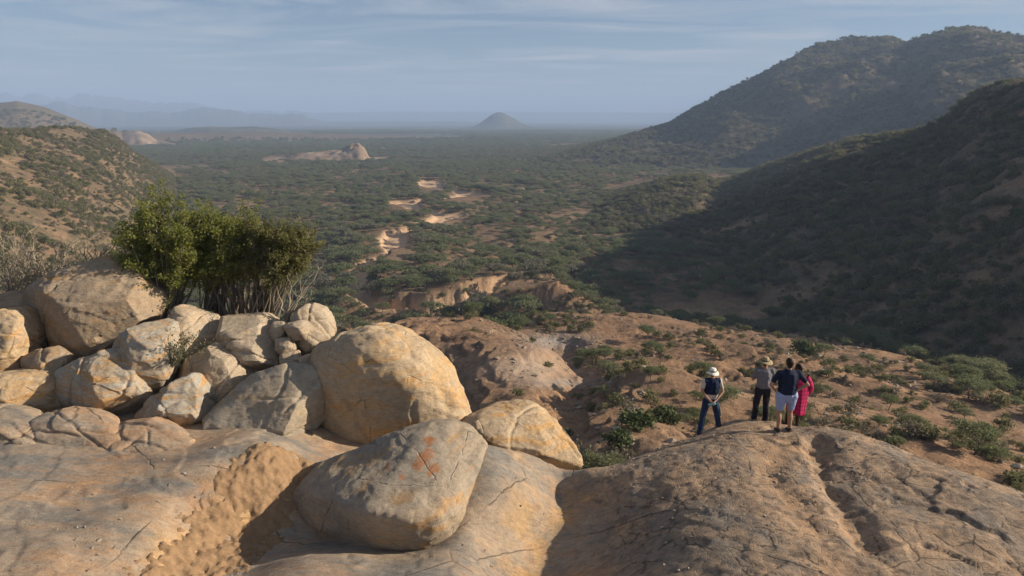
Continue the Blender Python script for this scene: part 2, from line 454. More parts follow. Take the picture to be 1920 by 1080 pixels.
class Hill:
    """crest line and foot line given per photo column; both at their own distances"""
    def __init__(s, rows, back, prof=1.0, rough=0.12, seed=0.0, nscale=60.0, foot_z=-52.0):
        r = np.array(rows, float)          # px, crest_py, crest_Y, foot_Y
        s.az = np.array([az_of(p[0]) for p in r])
        s.rc = r[:, 2] / np.cos(s.az)
        s.rf = r[:, 3] / np.cos(s.az)
        s.zc = np.array([ray(p[0], p[1])[2] * p[2] for p in r])
        s.back, s.prof, s.rough, s.seed, s.ns, s.fz = back, prof, rough, seed, nscale, foot_z
    def __call__(s, az, r, x, y):
        rc = np.interp(az, s.az, s.rc); rf = np.interp(az, s.az, s.rf); zc = np.interp(az, s.az, s.zc)
        edge = sstep(s.az[0] - 0.03, s.az[0], az) if s.zc[0] - s.fz < 14 else np.ones(len(az))
        edge = edge * ((1 - sstep(s.az[-1], s.az[-1] + 0.03, az)) if s.zc[-1] - s.fz < 14 else (1 - sstep(s.az[-1] + 0.1, s.az[-1] + 0.5, az)))
        fz = s.fz
        if s.seed in (20.0, 22.0):
            zc = zc + np.maximum(zc - fz, 0) * 0.16 * n2(az * 100, az * 0, 1.6, 5, 0.6, s.seed)
        hgt = np.maximum(zc - fz, 0) * edge
        t = (r - rf) / np.maximum(rc - rf, 1)
        tt = np.clip(t, 0, 1)
        up = tt ** s.prof
        up = np.where(tt > 0.86, up - 0.35 * (tt - 0.86) ** 2 / 0.14 * 0.0, up)
        dn = 1 - sstep(0, s.back, r - rc) * 1.0
        f = np.where(t <= 1, up, dn)
        nz = n2(x, y, s.ns, 5, 0.5, s.seed, True)
        band = np.sin(np.pi * np.clip(t, 0, 1)) ** 0.7 + 0.25 * (t >= 1) * np.clip(2 - t, 0, 1)
        h = hgt * f + nz * s.rough * hgt * band + n2(x, y, s.ns * 0.15, 3, 0.5, s.seed + 5) * s.rough * 0.10 * hgt * np.clip(f, 0, 1)
        inside = (t > 0) & (f > 0)
        return np.where(inside, h, -30 * np.clip(-t, 0, 1) - 5.0 * (t > 1)), inside & (edge > 0.1)

HILLS = {
 'near_right': Hill([(1095, 445, 318, 300), (1140, 410, 345, 312), (1180, 385, 370, 312), (1240, 352, 400, 298), (1275, 341, 415, 284), (1310, 337, 425, 262), (1345, 350, 425, 240), (1380, 343, 430, 222), (1450, 312, 425, 195),
                     (1520, 287, 410, 175), (1600, 262, 395, 160), (1700, 247, 365, 134), (1745, 232, 345, 128), (1775, 208, 330, 124), (1800, 190, 320, 121), (1850, 166, 295, 116), (1920, 150, 262, 108), (2100, 95, 215, 90), (2500, 30, 170, 70)], 260, 0.92, 0.16, 1.0, 75, -53),
 'far_right': Hill([(950, 324, 720, 690), (1000, 309, 790, 720), (1060, 291, 850, 730), (1150, 266, 930, 740), (1220, 242, 980, 740), (1250, 234, 1000, 735), (1300, 202, 1040, 730), (1350, 175, 1060, 725), (1400, 150, 1080, 715), (1480, 101, 1090, 700),
                    (1530, 81, 1100, 680), (1590, 71, 1100, 660), (1640, 73, 1080, 640), (1668, 84, 1060, 620), (1700, 73, 1030, 600), (1740, 61, 1000, 540), (1790, 54, 970, 530), (1850, 66, 930, 510), (1920, 82, 890, 490), (2150, 120, 800, 420), (2500, 140, 700, 350)], 700, 0.9, 0.15, 9.0, 170),
 'left': Hill([(-700, 150, 130, 40), (-300, 215, 200, 48), (-100, 240, 280, 60), (0, 246, 330, 75), (60, 246, 370, 95), (130, 241, 430, 130), (200, 246, 500, 190), (228, 262, 515, 215), (250, 286, 535, 245), (290, 312, 560, 300), (330, 345, 560, 380), (400, 356, 560, 500)], 260, 0.85, 0.09, 4.0, 90),
 'far_left': Hill([(-400, 170, 1300, 900), (-100, 205, 1450, 1000), (0, 195, 1500, 1050), (50, 190, 1520, 1080), (100, 201, 1540, 1120), (150, 221, 1560, 1200), (190, 241, 1580, 1350), (260, 250, 1600, 1450)], 600, 0.8, 0.10, 6.0, 180),
 'inselberg': Hill([(528, 300, 900, 880), (560, 287, 915, 868), (600, 284, 925, 862), (640, 280, 930, 858), (655, 272, 935, 856), (672, 268, 935, 856), (684, 276, 925, 862), (694, 298, 900, 880)], 60, 0.55, 0.32, 12.0, 16),
 'white_rock': Hill([(170, 252, 1420, 1330), (205, 240, 1430, 1290), (235, 248, 1430, 1300), (252, 246, 1430, 1290), (268, 243, 1430, 1290), (282, 249, 1425, 1300), (296, 262, 1400, 1370)], 70, 0.6, 0.2, 14.0, 40),
 'low_hills': Hill([(330, 247, 2300, 1950), (360, 240, 2350, 1950), (400, 237, 2400, 1900), (440, 239, 2400, 1900), (480, 237, 2400, 1950), (520, 241, 2350, 2000), (560, 248, 2300, 2100)], 400, 0.8, 0.14, 16.0, 200),
 'cone': Hill([(885, 237, 3720, 3600), (900, 231, 3760, 3600), (912, 222, 3800, 3600), (925, 213, 3800, 3600), (935, 210, 3800, 3600), (945, 212, 3800, 3600), (965, 223, 3800, 3600), (985, 234, 3760, 3640), (1000, 237, 3720, 3680)], 250, 0.8, 0.05, 18.0, 150),
 'range_a': Hill([(60, 212, 5848, 5440), (95, 197, 6120, 5168), (130, 193, 6120, 5168), (180, 200, 6120, 5168), (240, 206, 6188, 5236), (330, 211, 6256, 5304), (385, 204, 6324, 5372), (420, 203, 6324, 5372), (470, 211, 6324, 5440), (520, 214, 6324, 5440), (548, 214, 6256, 5440), (552, 211, 6256, 5440), (575, 216, 6256, 5508), (610, 228, 6120, 5712)], 1000, 0.8, 0.22, 20.0, 300),
 'range_b': Hill([(-400, 160, 8910, 7590), (-100, 172, 8910, 7590), (0, 176, 8910, 7590), (70, 175, 8910, 7590), (150, 178, 8910, 7590), (220, 182, 8976, 7656), (280, 191, 9108, 7722), (340, 191, 9240, 7788), (370, 194, 9240, 7788), (440, 206, 9240, 7854), (560, 210, 9372, 7920), (640, 213, 9570, 8250)], 1600, 0.8, 0.14, 22.0, 560),
 'plateau': Hill([(560, 216, 10368, 9472), (620, 210, 10560, 9472), (700, 209, 10560, 9472), (820, 209, 10560, 9472), (940, 209, 10560, 9472), (1100, 210, 10560, 9472), (1300, 211, 10560, 9472), (1700, 208, 10560, 9472), (2300, 206, 10560, 9472)], 2500, 0.7, 0.02, 24.0, 1200),
}

def plain_z(x, y):
    r = np.hypot(x, y)
    z = -52.2 + n2(x, y, 55, 4, 0.5, 2.2) * 1.1 * sstep(120, 260, r) + n2(x, y, 420, 3, 0.5, 3.3) * 2.5 * sstep(500, 1200, r)
    # small gullies
    g = n2(x, y, 60, 3, 0.5, 7.7)
    gul = np.exp(-(g / 0.045) ** 2) * sstep(150, 210, r) * (1 - sstep(480, 700, r)) * sstep(-60, -10, x + 0.05 * y - 10)
    return z - 1.7 * gul, gul

MOUNDS = [(1330, 690, 90, 11, 9, 4.2), (1240, 745, 63, 7, 6, 3.0), (1600, 735, 78, 9, 5, 1.6), (900, 690, 80, 16, 16, 3.0), (1080, 585, 158, 16, 12, 2.0)]
LEDGE = {}
GULLY = [P(1130, 868, 35), P(1065, 805, 44), P(1070, 745, 60), P(1085, 700, 84), P(1045, 652, 110)]
def seg_d(x, y, pts):
    best = np.full(x.shape, 1e9)
    for a, b in zip(pts[:-1], pts[1:]):
        a, b = np.array(a[:2]), np.array(b[:2]); d = b - a
        t = np.clip(((x - a[0]) * d[0] + (y - a[1]) * d[1]) / (d @ d), 0, 1)
        best = np.minimum(best, np.hypot(x - a[0] - t * d[0], y - a[1] - t * d[1]))
    return best
def terrain_z(x, y, full=False):
    az = np.arctan2(x, y); r = np.hypot(x, y)
    pz, gul = plain_z(x, y)
    near = r < 330
    mz = pz.copy()
    if near.any():
        q = TPS_MID(polar(x[near], y[near])) - CAMZ
        xn, yn, rn = x[near], y[near], r[near]
        k = sstep(22, 45, rn) * (1 - sstep(150, 230, rn))
        q = q + k * (n2(xn, yn, 26, 4, 0.45, 31.0) * 1.6 + n2(xn, yn, 5.5, 4, 0.6, 33.0) * 0.18)
        for (mpx, mpy, mY, mw, ml, mh) in MOUNDS:
            mp = P(mpx, mpy, mY)
            q = q + mh * np.exp(-(((xn - mp[0]) / mw) ** 2 + ((yn - mp[1]) / ml) ** 2))
        gd = seg_d(xn, yn, GULLY) + n2(xn, yn, 7, 3, 0.5, 37.0) * 1.6
        q = q - 2.8 * np.exp(-(gd / 3.2) ** 2)
        tz = q / 0.85 + n2(xn, yn, 9, 4, 0.55, 38.0) * 0.9
        tf = tz - np.floor(tz)
        tmask = sstep(-0.35, 0.1, n2(xn, yn, 17, 3, 0.5, 36.0))
        q = q + k * 0.85 * 0.95 * (sstep(0.38, 0.62, tf) - tf) * tmask
        LEDGE['v'] = np.zeros(len(x)); LEDGE['v'][near] = k * np.exp(-((tf - 0.46) / 0.10) ** 2) * tmask
        b = sstep(175, 245, rn)
        mz[near] = q * (1 - b) + pz[near] * b
    z = mz
    # banks of the sandy river
    rd = river_dist(x, y)
    rd = rd + n2(x, y, 14, 3, 0.5, 8.1) * 2.2
    fr = (r > 150)
    bed = np.minimum(z, -53.0)
    bank = sstep(-0.5, 3.0, rd)
    plat = 4.6 * sstep(0.4, 2.2, rd + n2(x, y, 4.5, 3, 0.6, 8.9) * 2.4) * (1 - sstep(14, 60, rd)) * sstep(166, 172, y) * (1 - sstep(245, 290, y)) * sstep(-52, -44, x) * (1 - sstep(10, 22, x))
    z = z + plat
    rise = np.where(fr, (1 - sstep(3, 26, np.abs(rd))) * 1.6, 0) * sstep(150, 175, r)
    z = np.where(fr, bed * (1 - bank) + (z + rise) * bank, z)
    masks = {}
    base = z.copy()
    for nm, H in HILLS.items():
        sel = np.nonzero((az > H.az[0] - 0.035) & (az < H.az[-1] + 0.55) & (r > H.rf.min() * 0.9) & (r < H.rc.max() + H.back))[0]
        m = np.zeros(len(x), bool)
        if len(sel):
            h, ins = H(az[sel], r[sel], x[sel], y[sel])
            hz = H.fz + h
            up = ins & (hz > z[sel])
            z[sel] = np.where(up, hz, z[sel])
            m[sel] = up & (z[sel] - base[sel] > 0.4)
        if full:
            masks[nm] = m
    if not full:
        return z + CAMZ
    return z + CAMZ, masks, rd, gul, base + CAMZ

dense = np.linspace(math.radians(-43), math.radians(43), 700)
side = np.linspace(math.radians(43), math.radians(317), 74)[1:-1]
AZ = np.concatenate([dense, side])
R1 = np.concatenate([np.linspace(20, 34, 12), np.exp(np.linspace(math.log(34.8), math.log(200), 300)), np.exp(np.linspace(math.log(202), math.log(1500), 215))])
R2 = np.exp(np.linspace(math.log(1500), math.log(14500), 84))[1:]
RR = np.concatenate([R1, R2])
rg, ag = np.meshgrid(RR, AZ, indexing='ij')
TX, TY = (rg * np.sin(ag)).ravel(), (rg * np.cos(ag)).ravel()
TZ, TM, TRD, TG, TBASE = terrain_z(TX, TY, True)
TLEDGE = LEDGE['v'].copy()
far = TY < -200
TZ[np.hypot(TX, TY) > 19000] -= 0
t_me = smooth(mesh_np('ground', np.stack([TX, TY, TZ], 1), grid_quads(len(RR), len(AZ), True)))
Rr = np.hypot(TX, TY)
tpx, tpy, tdep = to_px(np.stack([TX, np.maximum(TY, 1), TZ], 1))
anyhill = TM['near_right'] | TM['far_right'] | TM['left'] | TM['far_left']
nz1 = n2(TX, TY, 18, 4, 0.55, 41.0)
rockm = sstep(190, 150, Rr) * 1.0
rockm = np.where(anyhill, 0, rockm) * sstep(-0.35, 0.15, nz1 + 0.1)
gz = np.zeros(len(TX))
for nm, amt in (('inselberg', 1.0), ('white_rock', 1.0)):
    gz = np.where(TM[nm], amt, gz)
pale = np.where(TM['inselberg'], 0.75 * sstep(-0.4, 0.3, nz1), 0)
pale = np.where(TM['white_rock'], 0.9 * sstep(0.0, 0.3, n2(TX, TY, 40, 3, 0.5, 43.0) + 0.25) * sstep(236, 248, tpx), pale)
# bare light strips far out on the plain, and pale wash rock in the gully
strip = sstep(0.16, 0.4, n2(TX * 0.25, TY, 70, 4, 0.6, 45.0)) * sstep(1000, 1500, Rr) * (1 - sstep(2300, 2900, Rr)) * (~anyhill)
pale = np.maximum(pale, strip * 0.45)
wash = np.exp(-(((tpx - 990) / 70) ** 2 + ((tpy - 690) / 28) ** 2)) * (Rr < 150)
greyr = np.exp(-(((tpx - 1045) / 60) ** 2 + ((tpy - 640) / 16) ** 2)) * (Rr < 150) + 0.7 * np.exp(-(((tpx - 1060) / 70) ** 2 + ((tpy - 718) / 10) ** 2)) * (Rr < 150)
pale = np.maximum(pale, wash * 0.9)
wood = sstep(1300, 2600, Rr) * (1 - np.clip(pale + gz, 0, 1)) 
wood = np.where(TM['near_right'] | TM['left'], 0.0, wood)
wood = np.where(TM['far_right'], 0.35, wood)
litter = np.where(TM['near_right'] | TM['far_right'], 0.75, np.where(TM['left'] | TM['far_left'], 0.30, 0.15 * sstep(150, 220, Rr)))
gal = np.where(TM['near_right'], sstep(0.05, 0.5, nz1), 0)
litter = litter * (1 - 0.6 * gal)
sand = np.where((Rr > 150) & (Rr < 800), 1 - sstep(0.5, 3.2, TRD + nz1), 0)
sand = np.maximum(sand, np.where(Rr < 110, np.exp(-(((tpx - 1110) / 50) ** 2 + ((tpy - 862) / 14) ** 2)) * 0.8, 0))
for k, v in (('rock', rockm), ('pale', pale), ('greyrock', np.clip(greyr, 0, 1) * 0.8), ('litter', litter), ('wood', wood), ('sand', sand), ('ledge', TLEDGE * (~anyhill)), ('grass', np.where(TM['left'] | TM['far_left'], 0.95, np.where(anyhill, 0.5, 0.55 * sstep(140, 200, Rr))))):
    fattr(t_me, k, np.clip(v, 0, 1))
M_TERR = terrain_mat()
ground = tag(link('ground', t_me, M_TERR), kind='structure')

# ------------------------------------------------------------------ foreground bedrock
fg = [(0, 1080, 9.5), (0, 900, 12.2), (0, 800, 14.6), (200, 838, 13.8), (370, 842, 13.7), (520, 862, 13.5), (600, 874, 13.6), (200, 950, 11.7), (400, 900, 12.6),
      (300, 1010, 10.9), (350, 1080, 10.6), (450, 990, 12.15), (560, 915, 13.5), (610, 892, 13.7), (560, 1050, 10.7), (700, 1072, 10.5), (850, 1045, 11.0),
      (640, 965, 13.0), (740, 1003, 12.2), (810, 1010, 12.0), (895, 832, 14.3), (945, 845, 14.4), (945, 900, 13.25), (900, 940, 12.65), (870, 995, 11.75), (990, 930, 13.2), (1000, 862, 14.5), (1100, 884, 14.3), (1150, 873, 14.6), (1050, 930, 14.0), (1000, 1000, 12.6),
      (950, 1080, 11.2), (1130, 1080, 10.9), (1180, 1000, 11.9), (1150, 950, 12.9), (1250, 1000, 11.3), (1250, 900, 13.3), (1200, 852, 15.1), (1300, 822, 16.1),
      (1330, 809, 16.9), (1420, 798, 17.2), (1465, 816, 15.2), (1495, 806, 16.4), (1450, 880, 13.2), (1450, 960, 11.3), (1450, 1080, 9.2), (1350, 1080, 9.4),
      (1640, 826, 15.0), (1600, 900, 12.8), (1700, 1000, 10.8), (1800, 890, 13.6), (1920, 928, 12.6), (1920, 1080, 9.7), (2100, 1010, 11.5), (2300, 1100, 10.5),
      (-150, 800, 15), (-250, 900, 12.5), (-250, 1080, 9.6)]
F = [P(*c) for c in fg]
for c in [(1000, 862, 14.6), (1100, 884, 14.3), (1150, 873, 14.6), (1200, 852, 15.1), (1300, 822, 16.1), (1330, 809, 16.9), (1420, 798, 17.2), (1495, 806, 16.4), (1640, 826, 15.0), (1800, 890, 13.6), (1920, 928, 12.6), (2100, 1010, 11.5)]:
    p = P(*c)
    F.append(p + np.array([0.25, 1.6, -1.35])); F.append(p + np.array([0.6, 4.0, -4.8])); F.append(p + np.array([1.0, 7.0, -9.5]))
for x, y, z in [(-14, 18, -7.2), (-9, 17.5, -7.3), (-6, 17.5, -7.4), (-3.5, 16.5, -8.0), (-1, 16, -8.6), (-12, 21, -7.4), (-7, 21, -7.0), (-4, 20, -7.6), (-1.5, 19, -9.5), (-14, 25, -11), (-7, 25, -11), (-2, 24, -13.5),
                (-10, 5, -6.3), (-3, 5, -6.6), (4, 5, -6.2), (11, 5, -6.4), (-14, 28, -15), (-6, 28, -16), (-18, 20, -7.5), (-18, 9, -6.6), (0, 28, -19), (15, 16, -12), (17, 10, -9.5), (14, 24, -20)]:
    F.append(np.array([x, y, z + CAMZ]))
F = np.array(F)
TPS_FG = TPS(F[:, :2], F[:, 2], 0.02)

def seg_d(x, y, pts):
    best = np.full(x.shape, 1e9)
    for a, b in zip(pts[:-1], pts[1:]):
        a, b = np.array(a[:2]), np.array(b[:2]); d = b - a
        t = np.clip(((x - a[0]) * d[0] + (y - a[1]) * d[1]) / (d @ d), 0, 1)
        best = np.minimum(best, np.hypot(x - a[0] - t * d[0], y - a[1] - t * d[1]))
    return best
TROUGH = [P(1535, 830, 14.5), P(1545, 900, 12.8), P(1590, 960, 11.5), P(1620, 1040, 10.2)]
HOLL = [P(1470, 840, 14.3), P(1440, 870, 13.5), P(1470, 930, 12.0), P(1530, 1010, 10.6), P(1560, 1080, 9.4)]

def bedrock_z(x, y, full=False):
    z = TPS_FG(np.stack([x, y], 1))
    dome = sstep(1.3, 2.3, x + n2(x, y, 1.4, 4, 0.6, 51.0) * 0.9 - 0.10 * (y - 11))
    dome = np.maximum(dome, sstep(17, 19, y))
    und = n2(x, y, 3.4, 3, 0.45, 53.0)
    slabn = n2(x * 0.6 - y * 0.5, y * 1.2 + x * 0.7, 1.8, 4, 0.5, 55.0)
    z = z + und * (0.08 + 0.06 * dome) + slabn * 0.03 * (1 - dome)
    # exfoliation: thin sheets ending in small steps
    f1 = n2(x * 0.9 + 0.3 * y, y * 0.7, 3.2, 5, 0.5, 57.0) * 3.2
    stp = f1 - np.floor(f1)
    z = z + 0.024 * (sstep(0.0, 0.07, stp) - stp)
    f2 = n2(x * 1.1 + 0.4 * y, y * 0.8, 1.5, 5, 0.55, 59.0) * 2.4
    stp2 = f2 - np.floor(f2)
    m2 = sstep(0.0, 0.3, n2(x, y, 2.2, 3, 0.5, 61.0))
    z = z + dome * 0.022 * m2 * (sstep(0.0, 0.08, stp2) - stp2) + dome * n2(x, y, 0.5, 4, 0.65, 63.0) * 0.02
    # long diagonal ledges on the right
    f3 = (x * 0.55 + y * 0.85) * 0.55 + n2(x, y, 2.6, 4, 0.55, 65.0) * 1.1
    stp3 = f3 - np.floor(f3)
    m3 = sstep(5.2, 6.6, x)
    z = z + m3 * 0.06 * (sstep(0, 0.09, stp3) - stp3)
    # bedding ledges across the left slab
    f4 = (y * 0.8 - x * 0.35) * 0.5 + n2(x, y, 3.0, 4, 0.5, 66.0) * 0.8
    stp4 = f4 - np.floor(f4)
    m4 = (1 - dome) * sstep(0.0, 0.35, n2(x, y, 3.0, 3, 0.5, 68.0))
    z = z + m4 * 0.045 * (sstep(0, 0.05, stp4) - stp4)
    tr = seg_d(x, y, TROUGH); ho = seg_d(x, y, HOLL)
    wob = n2(x, y, 0.9, 3, 0.5, 67.0)
    tm = np.exp(-((tr + wob * 0.18) / 0.27) ** 2); hm = np.exp(-((ho + wob * 0.25) / 0.36) ** 2)
    z = z - 0.2 * tm - 0.07 * hm
    if not full: return z
    crack = dome * np.maximum(sstep(0.06, 0.01, stp) * 0.8, np.maximum(sstep(0.07, 0.01, stp2) * 0.8 * m2, m3 * sstep(0.07, 0, stp3) * 0.8))
    crack = crack * sstep(-0.05, 0.3, n2(x, y, 0.9, 3, 0.6, 69.0)) * 0.8
    return z, dome, crack, np.clip(hm + 0.7 * tm + sstep(0.15, 0.5, und) * 0.25, 0, 1)

gx = np.concatenate([np.arange(-16, -11.5, 0.14), np.arange(-11.5, 12.0, 0.048), np.arange(12.0, 16.2, 0.12)])
gy = np.concatenate([np.arange(4.6, 8.6, 0.2), np.arange(8.6, 17.6, 0.048), np.arange(17.6, 26.5, 0.2)])
yy, xx = np.meshgrid(gy, gx, indexing='ij')
bx, by = xx.ravel(), yy.ravel()
bz, bdome, bcrack, bholl = bedrock_z(bx, by, True)
b_me = smooth(mesh_np('bedrock', np.stack([bx, by, bz], 1), grid_quads(len(gy), len(gx))))
fattr(b_me, 'dome', bdome); fattr(b_me, 'crack', np.clip(bcrack, 0, 1)); fattr(b_me, 'hollow', bholl)
RIM = [P(640, 872, 13.7), P(520, 890, 13.1), P(440, 950, 12.2), P(330, 1050, 10.6)]
fattr(b_me, 'rim', np.clip(np.exp(-(seg_d(bx, by, RIM) / 0.55) ** 2) + 0.8 * sstep(-0.5, 0.4, bx) * (1 - bdome) * sstep(-0.3, 0.3, n2(bx, by, 1.3, 3, 0.5, 71.0)), 0, 1) * sstep(-0.5, 0.2, n2(bx, by, 0.8, 3, 0.5, 73.0)))
M_BED = bedrock_mat()
bedrock = tag(link('bedrock', b_me, M_BED), kind='structure')

# sand lying in the hollow between the slab and the boulder
sx, sy = np.meshgrid(np.arange(-6.8, -2.2, 0.035), np.arange(8.8, 14.6, 0.035), indexing='xy')
shp = sx.shape
sx, sy = sx.ravel(), sy.ravel()
SANDL = [P(330, 1110, 10.2), P(400, 1040, 11.2), P(470, 970, 12.4), P(540, 920, 13.4)]
sd = seg_d(sx, sy, SANDL)
zb = TPS_FG(np.stack([sx, sy], 1))
zs = zb + 0.10 - 0.34 * np.maximum(sd - 0.42, 0) ** 1.1
foot = n2(sx, sy, 0.14, 3, 0.55, 81.0)
zs = zs + 0.07 * foot + 0.025 * np.maximum(n2(sx, sy, 0.45, 2, 0.5, 83.0), -0.2) - 0.05 * sstep(0.2, 0.5, n2(sx, sy, 0.26, 2, 0.5, 85.0))
s_me = smooth(mesh_np('sand', np.stack([sx, sy, zs], 1), grid_quads(*shp)))
tag(link('sand', s_me, sand_mat('sand_patch', (0.23, 0.145, 0.08), (0.34, 0.215, 0.12))), kind='structure')

# ------------------------------------------------------------------ boulders
def hull_mesh(pts):
    bm = bmesh.new()
    for p in pts: bm.verts.new(p)
    r = bmesh.ops.convex_hull(bm, input=bm.verts)
    bmesh.ops.delete(bm, geom=list({g for g in r['geom_interior'] + r['geom_unused'] if isinstance(g, bmesh.types.BMVert)}), context='VERTS')
    me = bpy.data.meshes.new('hull'); bm.to_mesh(me); bm.free()
    return me

def remesh_many(items):
    """items: (mesh, voxel, smooth_iterations) -> arrays of (verts, quads)"""
    obs = []
    for me, vox, it in items:
        o = bpy.data.objects.new('tmp', me); COL.objects.link(o)
        m = o.modifiers.new('r', 'REMESH'); m.mode = 'VOXEL'; m.voxel_size = vox
        if it:
            m = o.modifiers.new('s', 'SMOOTH'); m.factor = 0.5; m.iterations = it
        obs.append(o)
    dg = bpy.context.evaluated_depsgraph_get(); dg.update()
    out = []
    for o in obs:
        e = o.evaluated_get(dg); m = e.to_mesh()
        v = np.empty(len(m.vertices) * 3, np.float32); m.vertices.foreach_get('co', v)
        n = np.empty(len(m.vertices) * 3, np.float32); m.vertices.foreach_get('normal', n)
        f = np.empty(len(m.loops), np.int32); m.loops.foreach_get('vertex_index', f)
        out.append((v.reshape(-1, 3).astype(float), n.reshape(-1, 3).astype(float), f.reshape(-1, 4)))
        e.to_mesh_clear()
    for o in obs:
        me = o.data; bpy.data.objects.remove(o); bpy.data.meshes.remove(me)
    return out

BOULDERS = []
def boulder(name, label, mat, Y, outline, thick, inner=(), bulge=0.0, it=6, amp=0.10, band=0.03, cat='boulder', group=None, vox=None, facets=7):
    pts = []
    oc = np.mean([(p[0], p[1]) for p in outline], 0)
    outline = [(oc[0] + (p[0] - oc[0]) * 1.035, oc[1] + (p[1] - oc[1]) * 1.035) + tuple(p[2:]) for p in outline]
    o2 = np.array([(p[0], p[1]) for p in outline], float)
    c = o2.mean(0)
    for p in outline:
        yy = p[2] if len(p) > 2 else Y
        pts.append(P(p[0], p[1], yy))
    for q in inner: pts.append(P(*q))
    if bulge:
        for s_ in (0.88, 0.66, 0.38):
            for p in o2:
                q = c + (p - c) * s_
                pts.append(P(q[0], q[1], Y - bulge * math.sqrt(1 - s_ * s_)))
    for s_, k in ((0.86, 0.5), (0.6, 1.0)):
        for p in o2:
            q = c + (p - c) * s_
            w = P(q[0], q[1], Y)
            pts.append(w + np.array([0, thick * k, 0.0]))
    BOULDERS.append((name, label, mat, pts, it, amp, band, cat, group, vox, facets))

boulder('boulder', 'huge block-shaped tan boulder with a shaded underside, beside the left leafy shrub', M_TAN, 18.6,
        [(65, 534), (100, 517), (151, 505), (186, 494), (210, 494), (237, 508), (261, 529), (285, 560), (290, 577), (282, 597), (254, 608), (206, 639), (165, 666), (137, 694), (119, 697), (103, 670), (79, 645), (58, 600), (46, 560)],
        2.4, [(72, 548, 17.9), (80, 600, 17.5), (106, 660, 17.25), (165, 645, 17.1), (222, 596, 17.2), (286, 572, 17.8), (150, 532, 17.8), (205, 525, 18.0)], 0, 5, 0.13, 0.035)
boulder('boulder', 'shadowed boulder wedged behind the block-shaped tan boulder', M_TAN, 18.6,
        [(-60, 575), (10, 556), (60, 575), (78, 630), (60, 670), (20, 660), (-60, 650)], 1.5, bulge=0.5)
boulder('boulder', 'cracked brown boulder cut off by the photo edge above the small wedged stone', M_GOLD, 17.0,
        [(-90, 600), (0, 590), (22, 604), (34, 640), (26, 690), (30, 702), (0, 718), (-90, 720)], 1.5, [(10, 640, 16.5), (5, 690, 16.5)], 0.2)
boulder('boulder', 'small angular stone wedged below the block-shaped tan boulder', M_TAN, 16.9,
        [(33, 683), (62, 663), (89, 658), (119, 683), (119, 701), (98, 722), (69, 712), (45, 703)], 0.9, [(75, 702, 16.35), (112, 674, 16.5), (96, 716, 16.4)], 0, 4, 0.05, 0.02)
boulder('boulder', 'rounded golden boulder with a dark round stain', M_GOLD, 15.9,
        [(-60, 716), (0, 711), (31, 709), (69, 711), (96, 725), (103, 749), (91, 778), (60, 790), (0, 795), (-60, 790)], 1.3, bulge=0.5, it=8)
boulder('boulder', 'grey boulder with bright orange band, layered, in the middle of the pile', M_BAND, 16.2,
        [(110, 721), (117, 701), (151, 680), (206, 663), (240, 680), (262, 720), (275, 760), (262, 792), (220, 799), (172, 779), (127, 764), (107, 745)], 1.4,
        [(130, 708, 15.8), (200, 692, 15.5), (245, 742, 15.25), (180, 762, 15.2), (230, 780, 15.3)], 0, 6, 0.10, 0.06)
boulder('boulder', 'round-topped boulder leaning on the orange-banded grey one', M_BAND, 16.7,
        [(204, 668), (213, 642), (247, 618), (282, 611), (306, 618), (314, 652), (317, 694), (304, 726), (265, 734), (235, 690)], 1.3,
        [(230, 662, 16.1), (290, 642, 16.2), (296, 692, 15.9), (262, 700, 15.8)], 0, 6, 0.09, 0.05)
boulder('boulder', 'split layered boulder with orange stripes at the foot of the pile', M_BAND, 15.5,
        [(258, 782), (290, 752), (316, 728), (344, 714), (364, 745), (387, 773), (385, 783), (344, 809), (326, 821), (296, 806)], 1.1,
        [(330, 752, 14.95), (342, 792, 14.9), (290, 785, 15.0)], 0, 4, 0.07, 0.06)
boulder('boulder', 'pale tan boulder dappled by twig shadows under the shrub stems', M_PALE_R, 18.0,
        [(304, 618), (330, 579), (357, 594), (388, 601), (409, 632), (397, 660), (361, 690), (318, 705), (306, 660)], 1.2, [(340, 625, 17.5), (380, 640, 17.4), (340, 670, 17.3)], 0, 6, 0.08, 0.02)
boulder('boulder', 'flat-topped pale tan boulder in front of the shrub stems', M_PALE_R, 17.7,
        [(396, 604), (430, 606), (474, 601), (495, 615), (516, 642), (529, 685), (505, 712), (474, 716), (440, 690), (415, 645)], 1.5, [(430, 630, 17.3), (490, 640, 17.2), (510, 680, 17.1), (465, 690, 16.9)], 0, 6, 0.07, 0.02)
boulder('boulder', 'cracked tan boulder between the orange-striped boulder and the grey tilted slab', M_PALE_R, 17.1,
        [(318, 700), (361, 676), (408, 645), (440, 672), (480, 712), (466, 738), (426, 762), (380, 775), (352, 742), (336, 716)], 1.4, [(380, 700, 16.4), (430, 710, 16.3), (390, 750, 16.2)], 0, 5, 0.09, 0.03)
boulder('boulder', 'white-topped pointed boulder standing over the small stacked stones', M_PALE_R, 18.0,
        [(545, 604), (555, 592), (571, 577), (598, 587), (612, 612), (619, 632), (598, 668), (577, 690), (557, 674), (545, 646)], 1.2, [(575, 620, 17.5), (590, 650, 17.45)], 0.3, 5, 0.08, 0.02)
